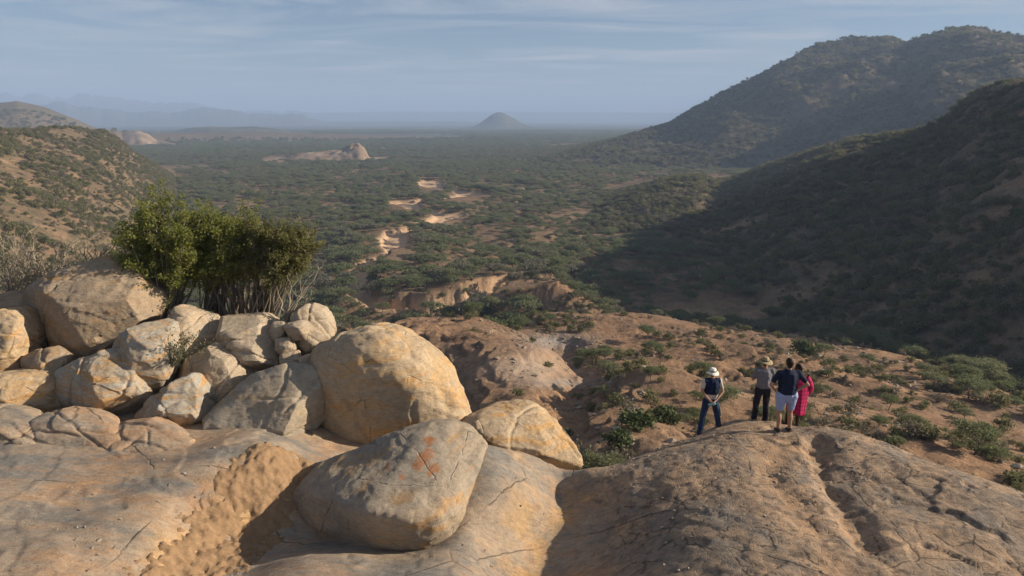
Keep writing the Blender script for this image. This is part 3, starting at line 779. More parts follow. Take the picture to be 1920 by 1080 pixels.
for lab, Ys, ol in (('upright egg-shaped stone at the top of the small stone stack', 17.7, [(505, 622), (513, 606), (531, 606), (538, 625), (530, 638), (511, 638)]),
                    ('smooth rounded stone leaning on the white-topped boulder', 17.45, [(533, 611), (563, 604), (579, 611), (571, 633), (547, 637)]),
                    ('squarish tan stone in the middle of the small stone stack', 17.35, [(514, 638), (545, 636), (554, 656), (531, 666), (518, 655)]),
                    ('low tan stone near the bottom of the small stone stack', 17.15, [(527, 667), (558, 661), (563, 678), (543, 691), (527, 688)]),
                    ('smallest stone, at the bottom of the small stone stack', 17.0, [(559, 675), (578, 669), (583, 685), (562, 692)])):
    boulder('stone', lab, M_PALE_R, Ys, ol, 0.35, bulge=0.16, it=5, amp=0.025, band=0.0, cat='stone', group='small stacked stones', vox=0.022)
boulder('boulder', 'large tilted grey slab of rock leaning against the golden round boulder', M_GREY, 15.9,
        [(370, 800), (426, 759), (474, 711), (529, 688), (584, 697), (615, 731), (613, 765, 15.6), (600, 795, 15.4), (562, 835, 15.0), (520, 864, 14.7), (440, 858, 14.6), (384, 826, 14.9)], 1.3,
        [(378, 804, 15.0), (450, 846, 14.35), (520, 850, 14.4), (598, 772, 15.0), (470, 760, 15.3), (540, 730, 15.4)], 0, 4, 0.06, 0.025)
boulder('boulder', 'crumbling orange rock in the gap under the tilted grey slab', M_GOLD, 15.3,
        [(518, 866), (545, 838), (575, 815), (595, 822), (612, 837), (627, 852), (624, 878), (560, 888)], 0.7, [(580, 840, 14.95), (600, 860, 14.85), (550, 862, 14.85)], 0, 3, 0.09, 0.04)
boulder('boulder', 'biggest golden boulder, smooth and rounded like an egg', M_GOLD, 16.6,
        [(578, 705), (600, 660), (640, 635), (690, 622), (740, 634), (800, 663), (840, 702), (866, 750), (881, 797), (872, 850), (820, 880), (700, 892), (628, 878), (612, 810), (596, 750)], 2.4, bulge=1.25, it=12, amp=0.13, band=0.045, facets=2)
boulder('boulder', 'small pale cap of rock on top of the biggest golden boulder', M_TAN, 17.6,
        [(655, 642), (680, 622), (700, 614), (722, 622), (740, 642), (700, 652)], 0.8, bulge=0.35, it=5, amp=0.05)
boulder('boulder', 'low rounded tan boulder beside the gully, behind the rust-spotted boulder', M_GOLD, 15.7,
        [(878, 802), (905, 790), (960, 787), (1010, 793), (1045, 812), (1070, 840), (1086, 872), (1040, 905), (940, 890), (890, 840)], 1.5, bulge=0.7, it=9, amp=0.10)
boulder('boulder', 'dark grey boulder with rust-orange lichen spots beside the sand', M_DARKB, 13.6,
        [(563, 928, 13.1), (581, 904, 13.3), (612, 869, 13.8), (663, 854, 14.0), (715, 832, 14.2), (766, 808, 14.4), (814, 796, 14.5), (845, 795, 14.5), (880, 806, 14.3), (905, 835, 13.8), (892, 880, 13.1), (876, 911, 12.6), (862, 952, 12.1), (842, 975, 11.8), (834, 1004, 11.8), (801, 1040, 11.8), (711, 1040, 11.8), (656, 1030, 11.95), (605, 998, 12.35), (575, 958, 12.75)], 0.6,
        [(630, 938, 12.05), (690, 962, 11.35), (760, 972, 11.2), (822, 968, 11.35), (700, 1020, 11.5), (795, 1022, 11.5), (760, 870, 13.0), (850, 860, 13.2), (690, 885, 12.9)], 0, 2, 0.07, 0.03, vox=0.04, facets=0)
boulder('rock_slab', 'broken grey-orange slab end at the photo edge below the stained golden boulder', M_BED, 14.9,
        [(-60, 768), (0, 765), (34, 768), (66, 778), (72, 796, 14.4), (70, 850, 13.7), (0, 860, 13.7), (-60, 862, 13.7)], 0.5, [(66, 806, 14.1), (0, 806, 13.9), (-60, 806, 13.9), (66, 845, 13.7)], 0, 2, 0.05, 0.06, cat='rock', facets=0)
boulder('rock_slab', 'grey-orange slab block with cracked front edge between two slab ends', M_BED, 14.8,
        [(60, 796, 14.3), (86, 780), (120, 773), (172, 778), (216, 792), (226, 826, 14.0), (222, 848, 13.8), (70, 858, 13.6)], 0.5, [(72, 812, 14.0), (120, 800, 14.1), (205, 806, 14.2)], 0, 2, 0.05, 0.06, cat='rock', facets=0)
boulder('rock_slab', 'smallest grey-orange slab block, in front of the orange-striped split boulder', M_BED, 14.6,
        [(212, 803), (261, 794), (282, 790), (305, 804), (345, 828, 14.2), (380, 848, 13.9), (300, 850, 13.7), (212, 850, 13.7)], 0.5, [(260, 816, 14.1), (300, 822, 14.1), (214, 820, 14.1)], 0, 2, 0.05, 0.06, cat='rock', facets=0)

_items = []
for b in BOULDERS:
    a = np.array(b[3]); ext = (a.max(0) - a.min(0)).max()
    _items.append((hull_mesh(b[3]), b[9] or max(0.03, ext / 84), min(b[4], 2) if b[10] > 2 or b[0] == 'rock_slab' else b[4]))
for b, (v, n, f) in zip(BOULDERS, remesh_many(_items)):
    name, label, mat, pts, it, amp, band, cat, group, vox, facets = b
    sd_ = float(v[0].sum() * 0 + pts[0][0] * 3.1)
    cc = (v.max(0) + v.min(0)) / 2; br = np.random.default_rng(int(abs(sd_) * 97) + 3)
    if facets > 2:      # broken faces: a few flat cuts that meet in crisp edges
        for nn, cut in (((0.15, -0.5, 0.85), 0.80), ((0.80, -0.55, 0.25), 0.80), ((-0.65, -0.7, 0.1), 0.82), ((0.25, -0.85, -0.45), 0.80), ((0.35, -0.75, 0.55), 0.84)):
            nn = np.array(nn) + br.normal(size=3) * 0.28; nn /= np.linalg.norm(nn)
            pr = (v - cc) @ nn; hh = pr.max() * (cut + br.uniform(-0.09, 0.09))
            v = v - nn[None] * np.maximum(pr - hh, 0)[:, None] * 0.97
    d = amp * ((0.35 if facets > 2 else 0.7) * fbm(v * 0.7 + sd_, 3, 0.5) + 0.14 * fbm(v * 2.6 + sd_, 5, 0.65, True) + 0.13 * fbm(v * 6 + sd_, 4, 0.65))
    if band:
        q = (v @ np.array([0.25, 0.35, 0.9])) * 3.2 + noise3(v * 0.8 + sd_) * 1.2
        fr = q - np.floor(q)
        d = d + 0.7 * band * (sstep(0, 0.10, fr) - fr) * sstep(-0.2, 0.3, noise3(v * 0.7 + sd_ + 5))
    for kk in range(5 if facets > 2 else 3):     # joints: one side stands a little proud of the other
        nn = br.normal(size=3); nn /= np.linalg.norm(nn)
        sdp = (v - cc) @ nn - br.uniform(-0.35, 0.35) * np.abs((v - cc) @ nn).max() + 0.05 * noise3(v * 2.2 + kk * 7)
        msk = sstep(-0.25, 0.1, noise3(v * 0.8 + kk * 3.3 + sd_))
        d = d + (br.uniform(0.4, 1.0) * 0.45 * amp * sstep(-0.02, 0.02, sdp) - 0.05 * np.exp(-(sdp / 0.024) ** 2)) * msk * (0.3 if amp < 0.04 else 1)
    v2 = v + n * (d + 0.012 + 0.012 * it ** 0.5)[:, None]
    base = v2.mean(0); base[2] = v2[:, 2].min()
    me = smooth(mesh_np(name, v2, f))
    if mat is M_DARKB:
        bvh = BVHTree.FromPolygons([tuple(q) for q in v2], [tuple(q) for q in f.tolist()])
        rust = np.zeros(len(v2)); wob = fbm(v2 * 5.0, 3, 0.6)
        for sx_, sy_, rr_ in ((806, 826, 0.12), (800, 853, 0.14), (785, 871, 0.12), (813, 880, 0.12), (795, 862, 0.12), (752, 893, 0.07), (728, 882, 0.05)):
            hit = bvh.ray_cast(Vector((0, 0, CAMZ)), Vector(ray(sx_, sy_)).normalized())[0]
            if hit is not None:
                dd_ = np.linalg.norm((v2 - np.array(hit)) * np.array([1, 0.7, 1]), axis=1) + wob * 0.07
                rust = np.maximum(rust, 1 - sstep(rr_ * 0.7, rr_ * 1.15, dd_))
        fattr(me, 'rust', rust)
    o = link(name, me, mat)
    tag(o, label, cat, group)

# ------------------------------------------------------------------ vegetation
def leaf_mat(name, a, b, c_, transl=0.25):
    t = NT(name, 0.7, 0.15)
    r = t.rand()
    col = t.mix(r, a, b)
    n = t.noise(t.pos(), 1.3, 3, 0.6)
    col = t.mix(t.ramp(n, [(0.35, 0.0), (0.7, 0.8)]), col, c_)
    t.color(col)
    tr = t.n.new('ShaderNodeBsdfTranslucent'); t.l.new(col, tr.inputs[0])
    ms = t.n.new('ShaderNodeMixShader'); ms.inputs[0].default_value = transl
    t.l.new(t.b.outputs[0], ms.inputs[1]); t.l.new(tr.outputs[0], ms.inputs[2])
    t.l.new(ms.outputs[0], t.n['Material Output'].inputs['Surface'])
    return t.m
def bark_mat(name, a, b):
    t = NT(name, 0.9, 0.1)
    t.color(t.mix(t.noise(t.pos((8, 8, 1.5)), 3.0, 5, 0.6), a, b)); return t.m
M_ACA = leaf_mat('acacia_leaves', (0.13, 0.165, 0.065), (0.20, 0.21, 0.11), (0.21, 0.205, 0.11), 0.5)
M_BUSH = leaf_mat('scrub_leaves', (0.10, 0.115, 0.045), (0.23, 0.22, 0.09), (0.20, 0.165, 0.09), 0.4)
M_SHRUB = leaf_mat('shrub_leaves', (0.20, 0.225, 0.05), (0.215, 0.23, 0.055), (0.29, 0.275, 0.09), 0.55)
M_LUSH = leaf_mat('lush_leaves', (0.07, 0.095, 0.035), (0.09, 0.11, 0.04), (0.12, 0.125, 0.05))
M_BARK = bark_mat('grey_bark', (0.12, 0.095, 0.07), (0.24, 0.20, 0.155))
M_DRY = bark_mat('dry_wood', (0.26, 0.20, 0.14), (0.42, 0.35, 0.26))

class MB:
    def __init__(s): s.v, s.q, s.mi = [], [], []; s.n = 0
    def quads(s, V, mi=0):
        """V: (k,4,3)"""
        k = len(V); s.v.append(V.reshape(-1, 3)); s.q.append(s.n + np.arange(k * 4).reshape(-1, 4)); s.mi.append(np.full(k, mi)); s.n += k * 4
    def tube(s, pts, rad, sides=5, mi=0):
        pts = np.asarray(pts, float); k = len(pts)
        d = np.gradient(pts, axis=0); d /= np.linalg.norm(d, axis=1)[:, None] + 1e-9
        ref = np.array([0.31, 0.95, 0.1]); a = np.cross(d, ref); a /= np.linalg.norm(a, axis=1)[:, None] + 1e-9
        b = np.cross(d, a)
        th = np.arange(sides) / sides * 2 * np.pi
        rad = np.broadcast_to(np.asarray(rad, float), (k,))
        V = pts[:, None] + rad[:, None, None] * (np.cos(th)[None, :, None] * a[:, None] + np.sin(th)[None, :, None] * b[:, None])
        s.v.append(V.reshape(-1, 3)); qs = grid_quads(k, sides, True); s.q.append(s.n + qs); s.mi.append(np.full(len(qs), mi)); s.n += k * sides
    def mesh(s, name, mats):
        me = mesh_np(name, np.concatenate(s.v), np.concatenate(s.q))
        for m in mats: me.materials.append(m)
        me.polygons.foreach_set('material_index', np.concatenate(s.mi).astype(np.int32))
        return me

def leaf_quads(c, size, flat=0.4, aspect=0.55, r=rng):
    """c (k,3) centres -> k random quads; flat 1 = horizontal"""
    k = len(c)
    nrm = r.normal(size=(k, 3)); nrm /= np.linalg.norm(nrm, axis=1)[:, None]
    nrm = nrm * (1 - flat) + np.array([0, 0, 1.0]) * flat
    nrm /= np.linalg.norm(nrm, axis=1)[:, None]
    t = r.normal(size=(k, 3)); a = np.cross(nrm, t); a /= np.linalg.norm(a, axis=1)[:, None]
    b = np.cross(nrm, a)
    sz = (size * r.uniform(0.6, 1.3, k))[:, None]
    a, b = a * sz, b * sz * aspect
    return np.stack([c - a - b * 0.4, c + b * -1.0 + a * 0.2, c + a + b * 0.4, c + b - a * 0.2], 1)

M_ACAG = leaf_mat('dry_acacia_leaves', (0.16, 0.15, 0.105), (0.20, 0.185, 0.13), (0.22, 0.20, 0.14), 0.4)
def make_acacia(seed, fine=1.0, leafm=M_ACA):
    r = np.random.default_rng(seed)
    R, H = r.uniform(2.6, 3.3), r.uniform(3.4, 4.3)
    tk = MB(); cr = MB()
    lean = r.normal(size=2) * 0.35
    fork = np.array([lean[0], lean[1], H * 0.42])
    tk.tube([(0, 0, -0.3), (lean[0] * 0.4, lean[1] * 0.4, H * 0.2), fork], [0.17, 0.14, 0.12], 6)
    for k in range(15):
        th = k * 2.4 + r.uniform(-0.4, 0.4); rr = R * math.sqrt((k + 0.5) / 15) * r.uniform(0.85, 1.05)
        c = np.array([math.cos(th) * rr, math.sin(th) * rr * r.uniform(0.8, 1), H - 0.75 * (rr / R) ** 2 + r.uniform(-0.25, 0.2)])
        if k % 2 == 0:
            tk.tube([fork, (fork + c) / 2 + np.array([0, 0, -0.15]), c - np.array([0, 0, 0.1])], [0.08, 0.055, 0.025], 4)
        n = int(46 * fine * fine)
        p = r.normal(size=(n, 3)) * np.array([0.52, 0.52, 0.27]) * r.uniform(0.8, 1.15) + c
        cr.quads(leaf_quads(p, 0.27 / fine ** 0.9, 0.2, 0.6, r))
    return cr.mesh('crown', [leafm]), tk.mesh('trunk', [M_BARK])

def make_bush(seed, leafmat=M_BUSH, n=300, twiggy=False):
    r = np.random.default_rng(seed)
    mb = MB()
    K = 9
    cs = []
    for k in range(K):
        th = r.uniform(0, 6.28); rr = 0.75 * math.sqrt(r.uniform(0, 1))
        c = np.array([math.cos(th) * rr, math.sin(th) * rr, 0.35 + 0.65 * (1 - (rr / 0.8) ** 2) * r.uniform(0.6, 1.1)])
        cs.append(c)
        mb.tube([(c[0] * 0.15, c[1] * 0.15, -0.15), c * np.array([0.55, 0.55, 0.5]), c], [0.045, 0.03, 0.012], 4, 1)
        p = r.normal(size=(n // K, 3)) * np.array([0.24, 0.24, 0.19]) + c
        p[:, 2] = np.maximum(p[:, 2], 0.03)
        mb.quads(leaf_quads(p, 0.12, 0.25, 0.6, r), 0)
    return mb.mesh('bush', [leafmat, M_BARK])

ACA = [make_acacia(100 + k, 1.15) for k in range(5)] + [make_acacia(110, 1.0, M_ACAG)]
ACAF = [make_acacia(150 + k, 2.1) for k in range(4)]
M_BUSHG = leaf_mat('dry_scrub_leaves', (0.17, 0.14, 0.095), (0.23, 0.195, 0.13), (0.26, 0.22, 0.15), 0.3)
BUSH = [make_bush(200 + k, M_BUSH, 420) for k in range(5)] + [make_bush(215 + k, M_BUSHG, 260) for k in range(2)]

# visibility over the terrain
elev = np.arctan2(TZ - CAMZ, Rr).reshape(len(RR), len(AZ))
runmax = np.maximum.accumulate(elev, axis=0)
def hidden_by_terrain(x, y, ztop):
    az = np.arctan2(x, y); r = np.hypot(x, y)
    j = np.clip(np.round((az - dense[0]) / (dense[1] - dense[0])).astype(int), 0, len(dense) - 1)
    i = np.clip(np.searchsorted(RR, r) - 2, 0, len(RR) - 1)
    return np.arctan2(ztop - CAMZ, r) < runmax[i, j]
SIL = np.array([(-400, 470), (0, 505), (60, 530), (190, 494), (240, 508), (290, 560), (300, 605), (530, 600), (570, 577), (618, 625), (640, 635), (700, 615), (800, 660), (880, 790), (1085, 850), (1130, 870),
                (1300, 815), (1420, 790), (1500, 790), (1640, 825), (1920, 925), (2300, 1000)], float)
def fg_hides(px, py):
    return (py > np.interp(px, SIL[:, 0], SIL[:, 1])) | ((px > 225) & (px < 585) & (py > 380))

def sample(rmin, rmax, dens, azmax=math.radians(42)):
    n = int(dens * azmax * (rmax ** 2 - rmin ** 2))
    r = np.sqrt(rng.uniform(rmin ** 2, rmax ** 2, n)); a = rng.uniform(-azmax, azmax, n)
    return r * np.sin(a), r * np.cos(a)

def hill_id(x, y):
    z, m, rd, g, base = terrain_z(x, y, True)
    return z, m, rd, g

def slope_ok(x, y): return np.ones(len(x), bool)

PTS = {'valley': [], 'near_right': [], 'left': [], 'far': [], 'shelf': []}   # x, y, z, scale, kind
for rmin, rmax, dens, sc0, sc1 in ((150, 420, 1 / 12, 0.32, 0.95), (420, 900, 1 / 15, 0.4, 1.05), (900, 1600, 1 / 34, 0.7, 1.4), (1600, 3000, 1 / 110, 1.2, 2.1)):
    x, y = sample(rmin, rmax, dens)
    z, m, rd, g = hill_id(x, y)
    hill = np.zeros(len(x), bool)
    for nm in m: hill |= m[nm]
    cov = n2(x, y, 32, 4, 0.6, 91.0) + 0.22 * n2(x, y, 220, 3, 0.5, 93.0)
    nearriv = (rd > 0.5) & (rd < 22)
    keep = ~hill & (rd > 1.2) & ((cov > -0.22 + 0.30 * rng.normal(size=len(x))) | nearriv)
    keep &= ~((np.hypot(x, y) < 185) & (z - CAMZ > -47))
    sc = (sc0 + (sc1 - sc0) * rng.uniform(size=len(x)) ** 1.4) * np.where(nearriv, 1.15, 1.0)
    k = np.nonzero(keep & ~(hidden_by_terrain(x, y, z + 6)))[0]
    px_, py_, _ = to_px(np.stack([x, y, z], 1)); _, pt_, _ = to_px(np.stack([x, y, z + 4.2 * sc], 1))
    for (cx_, cy_, rx_, ry_) in ((745, 463, 30, 24), (738, 442, 26, 10), (838, 409, 34, 8), (764, 385, 30, 8), (880, 368, 30, 7), (808, 350, 17, 10)):
        for q_ in (py_, pt_, (py_ + pt_) / 2): keep &= ((px_ - cx_) / (rx_ + 9)) ** 2 + ((q_ - cy_) / (ry_ + 1)) ** 2 > 1
    k = k[keep[k]]
    PTS['valley'].append(np.stack([x[k], y[k], z[k], sc[k], np.zeros(len(k))], 1))
def hillscatter(key, hill, rmin, rmax, dens, s0, s1, thr, sd, acacia_frac=0.0):
    x, y = sample(rmin, rmax, dens)
    az = np.arctan2(x, y); H = HILLS[hill]
    ok = (az > H.az[0] - 0.02) & (np.hypot(x, y) > H.rf.min() * 0.9) & (np.hypot(x, y) < H.rc.max() + 60)
    x, y = x[ok], y[ok]
    z, m, rd, g = hill_id(x, y)
    cov = n2(x, y, 26, 4, 0.6, sd)
    k = np.nonzero(m[hill] & (cov > thr + 0.25 * rng.normal(size=len(x))) & ~hidden_by_terrain(x, y, z + 3))[0]
    sc = s0 * 0.8 + (s1 * 1.2 - s0 * 0.8) * rng.uniform(size=len(k)) ** 2.4
    kind = (rng.uniform(size=len(k)) < acacia_frac) * 1.0
    PTS[key].append(np.stack([x[k], y[k], z[k], sc, 1 - kind], 1))
hillscatter('near_right', 'near_right', 90, 500, 1 / 2.8, 0.6, 2.0, -0.35, 101.0)
hillscatter('left', 'left', 45, 720, 1 / 2.6, 0.5, 1.5, -0.30, 103.0)
hillscatter('far', 'far_right', 500, 1250, 1 / 13, 1.5, 3.0, -0.3, 105.0)
hillscatter('far', 'far_left', 900, 1700, 1 / 120, 3.0, 4.5, -0.3, 107.0)
x, y = sample(34, 185, 1 / 4)
z, m, rd, g = hill_id(x, y)
hill = np.zeros(len(x), bool)
for nm in m: hill |= m[nm]
cov = n2(x, y, 15, 4, 0.6, 111.0) + 0.38 * sstep(0, 60, x - 0.35 * y)
ppx, ppy, _ = to_px(np.stack([x, y, z], 1))
onbrown = (ppx > 560) & (ppx < 1080) & (ppy > 604) & (ppy < 800) & (np.hypot(x, y) < 116)
k = np.nonzero(~hill & (rd > 1) & (cov > 0.12 + 0.22 * rng.normal(size=len(x))) & ~(onbrown & (rng.uniform(size=len(x)) < 0.9)) & ~hidden_by_terrain(x, y, z + 1.5))[0]
right = sstep(30, 60, x[k] - 0.15 * y[k])
sc = (0.3 + 0.75 * rng.uniform(size=len(k)) ** 1.8) * (1 + 0.5 * right)
PTS['shelf'].append(np.stack([x[k], y[k], z[k], sc, 1 - (rng.uniform(size=len(k)) < 0.1 + 0.5 * right)], 1))
PTS = {k: np.concatenate(v) for k, v in PTS.items()}

def choose(pts, n, hmul):
    x, y, z = pts[:, 0], pts[:, 1], pts[:, 2]
    size = pts[:, 3] * hmul / np.hypot(x, y)
    px, py, _ = to_px(pts[:, :3]); _, pyt, _ = to_px(pts[:, :3] + np.array([0, 0, 1.0]) * (pts[:, 3] * hmul * 0.6)[:, None])
    vis = (px > 15) & (px < 1905) & (py > 30) & ~fg_hides(px, pyt) & ~hidden_by_terrain(x, y, z + pts[:, 3] * hmul * 0.4)
    idx = np.nonzero(vis)[0]
    idx = idx[np.argsort(-size[idx])][:n]
    return idx

def scatter_stuff(name, label, pts, protos, cat):
    """one object of many plants: points carrying scale, turn and variant, instanced by geometry nodes"""
    n = len(pts)
    me = bpy.data.meshes.new(name)
    me.vertices.add(n); me.vertices.foreach_set('co', pts[:, :3].astype(np.float32).ravel())
    fattr(me, 'psize', pts[:, 3]); fattr(me, 'turn', rng.uniform(0, 6.283, n))
    a = me.attributes.new('variant', 'INT', 'POINT'); a.data.foreach_set('value', rng.integers(0, len(protos), n).astype(np.int32))
    o = link(name, me)
    ng = bpy.data.node_groups.new(name, 'GeometryNodeTree')
    ng.interface.new_socket('Geometry', in_out='INPUT', socket_type='NodeSocketGeometry')
    ng.interface.new_socket('Geometry', in_out='OUTPUT', socket_type='NodeSocketGeometry')
    N, L = ng.nodes, ng.links
    gi, go = N.new('NodeGroupInput'), N.new('NodeGroupOutput')
    g2i = N.new('GeometryNodeGeometryToInstance')
    for pr in reversed(protos):
        if isinstance(pr, list):
            jj = N.new('GeometryNodeJoinGeometry')
            for q in pr:
                oi = N.new('GeometryNodeObjectInfo'); oi.inputs['Object'].default_value = q; L.new(oi.outputs['Geometry'], jj.inputs[0])
            gg = N.new('GeometryNodeGeometryToInstance'); L.new(jj.outputs[0], gg.inputs[0]); L.new(gg.outputs[0], g2i.inputs[0])
        else:
            oi = N.new('GeometryNodeObjectInfo'); oi.inputs['Object'].default_value = pr
            gg = N.new('GeometryNodeGeometryToInstance'); L.new(oi.outputs['Geometry'], gg.inputs[0]); L.new(gg.outputs[0], g2i.inputs[0])
    join = N.new('GeometryNodeJoinGeometry')
    for l in [l for l in L if l.to_node == g2i]:
        L.new(l.from_socket, join.inputs[0]); 
    for l in [l for l in L if l.to_node == g2i]: L.remove(l)
    N.remove(g2i)
    ip = N.new('GeometryNodeInstanceOnPoints')
    L.new(gi.outputs[0], ip.inputs['Points']); L.new(join.outputs[0], ip.inputs['Instance'])
    ip.inputs['Pick Instance'].default_value = True
    def na(nm, t):
        q = N.new('GeometryNodeInputNamedAttribute'); q.data_type = t; q.inputs['Name'].default_value = nm; return q.outputs['Attribute']
    L.new(na('variant', 'INT'), ip.inputs['Instance Index'])
    L.new(na('psize', 'FLOAT'), ip.inputs['Scale'])
    cx = N.new('ShaderNodeCombineXYZ'); L.new(na('turn', 'FLOAT'), cx.inputs[2])
    L.new(cx.outputs[0], ip.inputs['Rotation'])
    L.new(ip.outputs[0], go.inputs[0])
    md = o.modifiers.new('scatter', 'NODES'); md.node_group = ng
    tag(o, label, cat, kind='stuff')
    return o

ACA_OBJ = []
def place_acacia(p, label, group, ACA=ACA):
    k = int(rng.integers(0, len(ACA)))
    e = empty('acacia_tree', (p[0], p[1], p[2]), rng.uniform(0, 6.28)); e.scale = (p[3],) * 3
    c = link('crown', ACA[k][0], None, e); t_ = link('trunk', ACA[k][1], None, e)
    tag(e, label, 'tree', group); return k, c
def place_bush(p, label, group, meshes=None, name='bush'):
    me = (meshes or BUSH)[int(rng.integers(0, len(meshes or BUSH)))]
    o = link(name, me); o.location = p[:3]; o.rotation_euler = (0, 0, rng.uniform(0, 6.28)); o.scale = (p[3], p[3], p[3] * rng.uniform(0.75, 1.0))
    tag(o, label, 'bush', group); return o

LANDMARKS = [('above the fluted earth bank', P(745, 560, 195)), ('below the fluted earth bank', P(640, 600, 165)), ('beside the lowest bend of the sandy riverbed', P(745, 465, 285)), ('around the middle bends of the sandy riverbed', P(800, 405, 390)),
             ('at the foot of the dark hillside', P(1220, 545, 205)), ('behind the bare rock knoll', P(1070, 545, 205)), ('between the bare knoll and the dark hillside', P(1300, 590, 165)), ('midway between riverbed and dark hillside', P(960, 470, 280)),
             ('out on the open flat right of the leafy shrubs', P(610, 470, 270)), ('below the sunlit hillside behind the leafy shrubs', P(480, 440, 300)), ('in the ravine below the dark hillside', P(1800, 680, 125))]
used_a, used_b = {}, {}
V = PTS['valley']; idx = choose(V, 240, 5)
riv_cx = lambda p: np.interp(p[1], np.sort(river[:, 1]), river[np.argsort(river[:, 1]), 0])
for i in idx:
    p = V[i]
    lm = min(LANDMARKS, key=lambda q: math.hypot(p[0] - q[1][0], p[1] - q[1][1]))
    look = 'broad flat-topped acacia' if p[3] > 0.8 else 'small flat-topped acacia'
    k, c = place_acacia(p, look + ' ' + lm[0], 'acacias ' + lm[0]); used_a.setdefault(k, c)
rest_valley = np.delete(V, idx, 0)
S = PTS['shelf']
LAND2 = [('in the stony gully below the people', P(1150, 800, 45)), ('on the bare rock knoll', P(1080, 590, 150)), ('on the brown dome behind the biggest golden boulder', P(850, 660, 88)), ('along the rim above the ravine', P(1640, 650, 135)),
         ('on the open slope behind the people', P(1450, 700, 90)), ('on the slope under the acacias beside the ravine', P(1830, 780, 68)), ('around the dark rock mound beyond the gully', P(1260, 690, 85))]
nearest2 = lambda p: min(LAND2, key=lambda q: math.hypot(p[0] - q[1][0], p[1] - q[1][1]))[0]
ia = np.nonzero(S[:, 4] == 0)[0]; ib = np.nonzero(S[:, 4] == 1)[0]
ca = ia[choose(S[ia], 110, 4)]; cb = ib[choose(S[ib], 120, 1.3)]
for i in ca:
    place_acacia(S[i] * np.array([1, 1, 1, 0.55, 1]), ('taller' if S[i][3] > 1.0 else 'small') + ' thin acacia tree ' + nearest2(S[i]), 'thin acacias ' + nearest2(S[i]), ACAF)
for i in cb:
    lm = min(LAND2, key=lambda q: math.hypot(S[i][0] - q[1][0], S[i][1] - q[1][1]))
    o = place_bush(S[i], 'low scrub bush ' + lm[0], 'bushes ' + lm[0])
Hh = PTS['near_right']; ih = choose(Hh, 100, 1.3)
for i in ih: place_bush(Hh[i], ('large' if Hh[i][3] > 1.75 else 'smaller') + ' scrub bush on the dark shaded hillside ' + ('just above the ravine bottom' if Hh[i][2] < 10 else 'some way above the ravine bottom'), 'bushes on the dark hillside')
Lh = PTS['left']; il = choose(Lh, 80, 1.3)
for i in il: place_bush(Lh[i], ('large' if Lh[i][3] > 1.45 else 'smaller') + ' scrub bush on the sunlit brown hillside behind the boulder pile', 'bushes on the sunlit hillside')

LUSH = [make_bush(230 + k, M_LUSH, 1100) for k in range(3)]
for lpx, lpy, lY, lsc, lab in ((1102, 842, 39, 0.85, 'lush green little tree among the stones at the gully bottom'), (1192, 815, 44, 1.35, 'largest bright green bush in the shade at the side of the gully'),
        (1248, 795, 47, 1.2, 'bright green bush in the gully right behind the person in the vest'), (1158, 832, 41, 1.0, 'bright green bush lowest in the gully beside the dome edge'),
        (1066, 780, 50, 0.8, 'narrow upright green bush where the gully turns'), (892, 778, 53, 0.95, 'green bush at the foot of the brown dome beside the biggest golden boulder'),
        (935, 778, 54, 0.65, 'small green bush at the foot of the brown dome beside stones'), (1088, 858, 37, 0.5, 'smallest green bush at the gully bottom beside bare sand'),
        (838, 596, 172, 4.2, 'dark green round-crowned tree standing tallest at the end of the fluted earth bank'), (742, 612, 165, 2.2, 'vivid green bush on the gully floor in front of the fluted earth bank'),
        (632, 622, 150, 2.6, 'vivid green bush beyond the white-topped boulder'), (905, 590, 168, 2.8, 'broad green bush beside the dark round-crowned tree'),
        (1495, 690, 95, 2.1, 'grey-green bush right behind the heads of the people'), (960, 635, 118, 1.6, 'green bush in the notch between brown dome and rock knoll'), (1180, 720, 70, 1.0, 'small green bush on the wash beyond the gully')):
    lp_ = P(lpx, lpy, lY)
    lz_ = terrain_z(np.array([lp_[0]]), np.array([lp_[1]]))[0]
    place_bush(np.array([lp_[0], lp_[1], lz_, lsc]), lab, None, LUSH)
def proto_objs():
    """objects already in the scene that carry each plant mesh, for the scatter to copy"""
    by = {}
    for o in COL.objects:
        if o.type == 'MESH': by.setdefault(o.data.name, o)
    return [by[a[0].name] for a in ACA if a[0].name in by], [by[b.name] for b in BUSH if b.name in by]
PA, PB = proto_objs()
scatter_stuff('woodland', 'acacia woodland covering the plain into the distance', rest_valley, PA, 'woodland')
scatter_stuff('scrub', 'dense scrub covering the dark shaded hillside', np.delete(Hh, ih, 0), PB, 'scrub')
scatter_stuff('scrub', 'scattered scrub covering the sunlit hillside behind the boulders', np.delete(Lh, il, 0), PB, 'scrub')
scatter_stuff('scrub', 'scrub and trees covering the far mountain slopes', PTS['far'], PB, 'scrub')
scatter_stuff('scrub', 'small tufts and bushes dotted over the bare brown slope', np.delete(S, np.concatenate([ca, cb]), 0), PB, 'scrub')
print('PLANTS', {k: len(v) for k, v in PTS.items()})



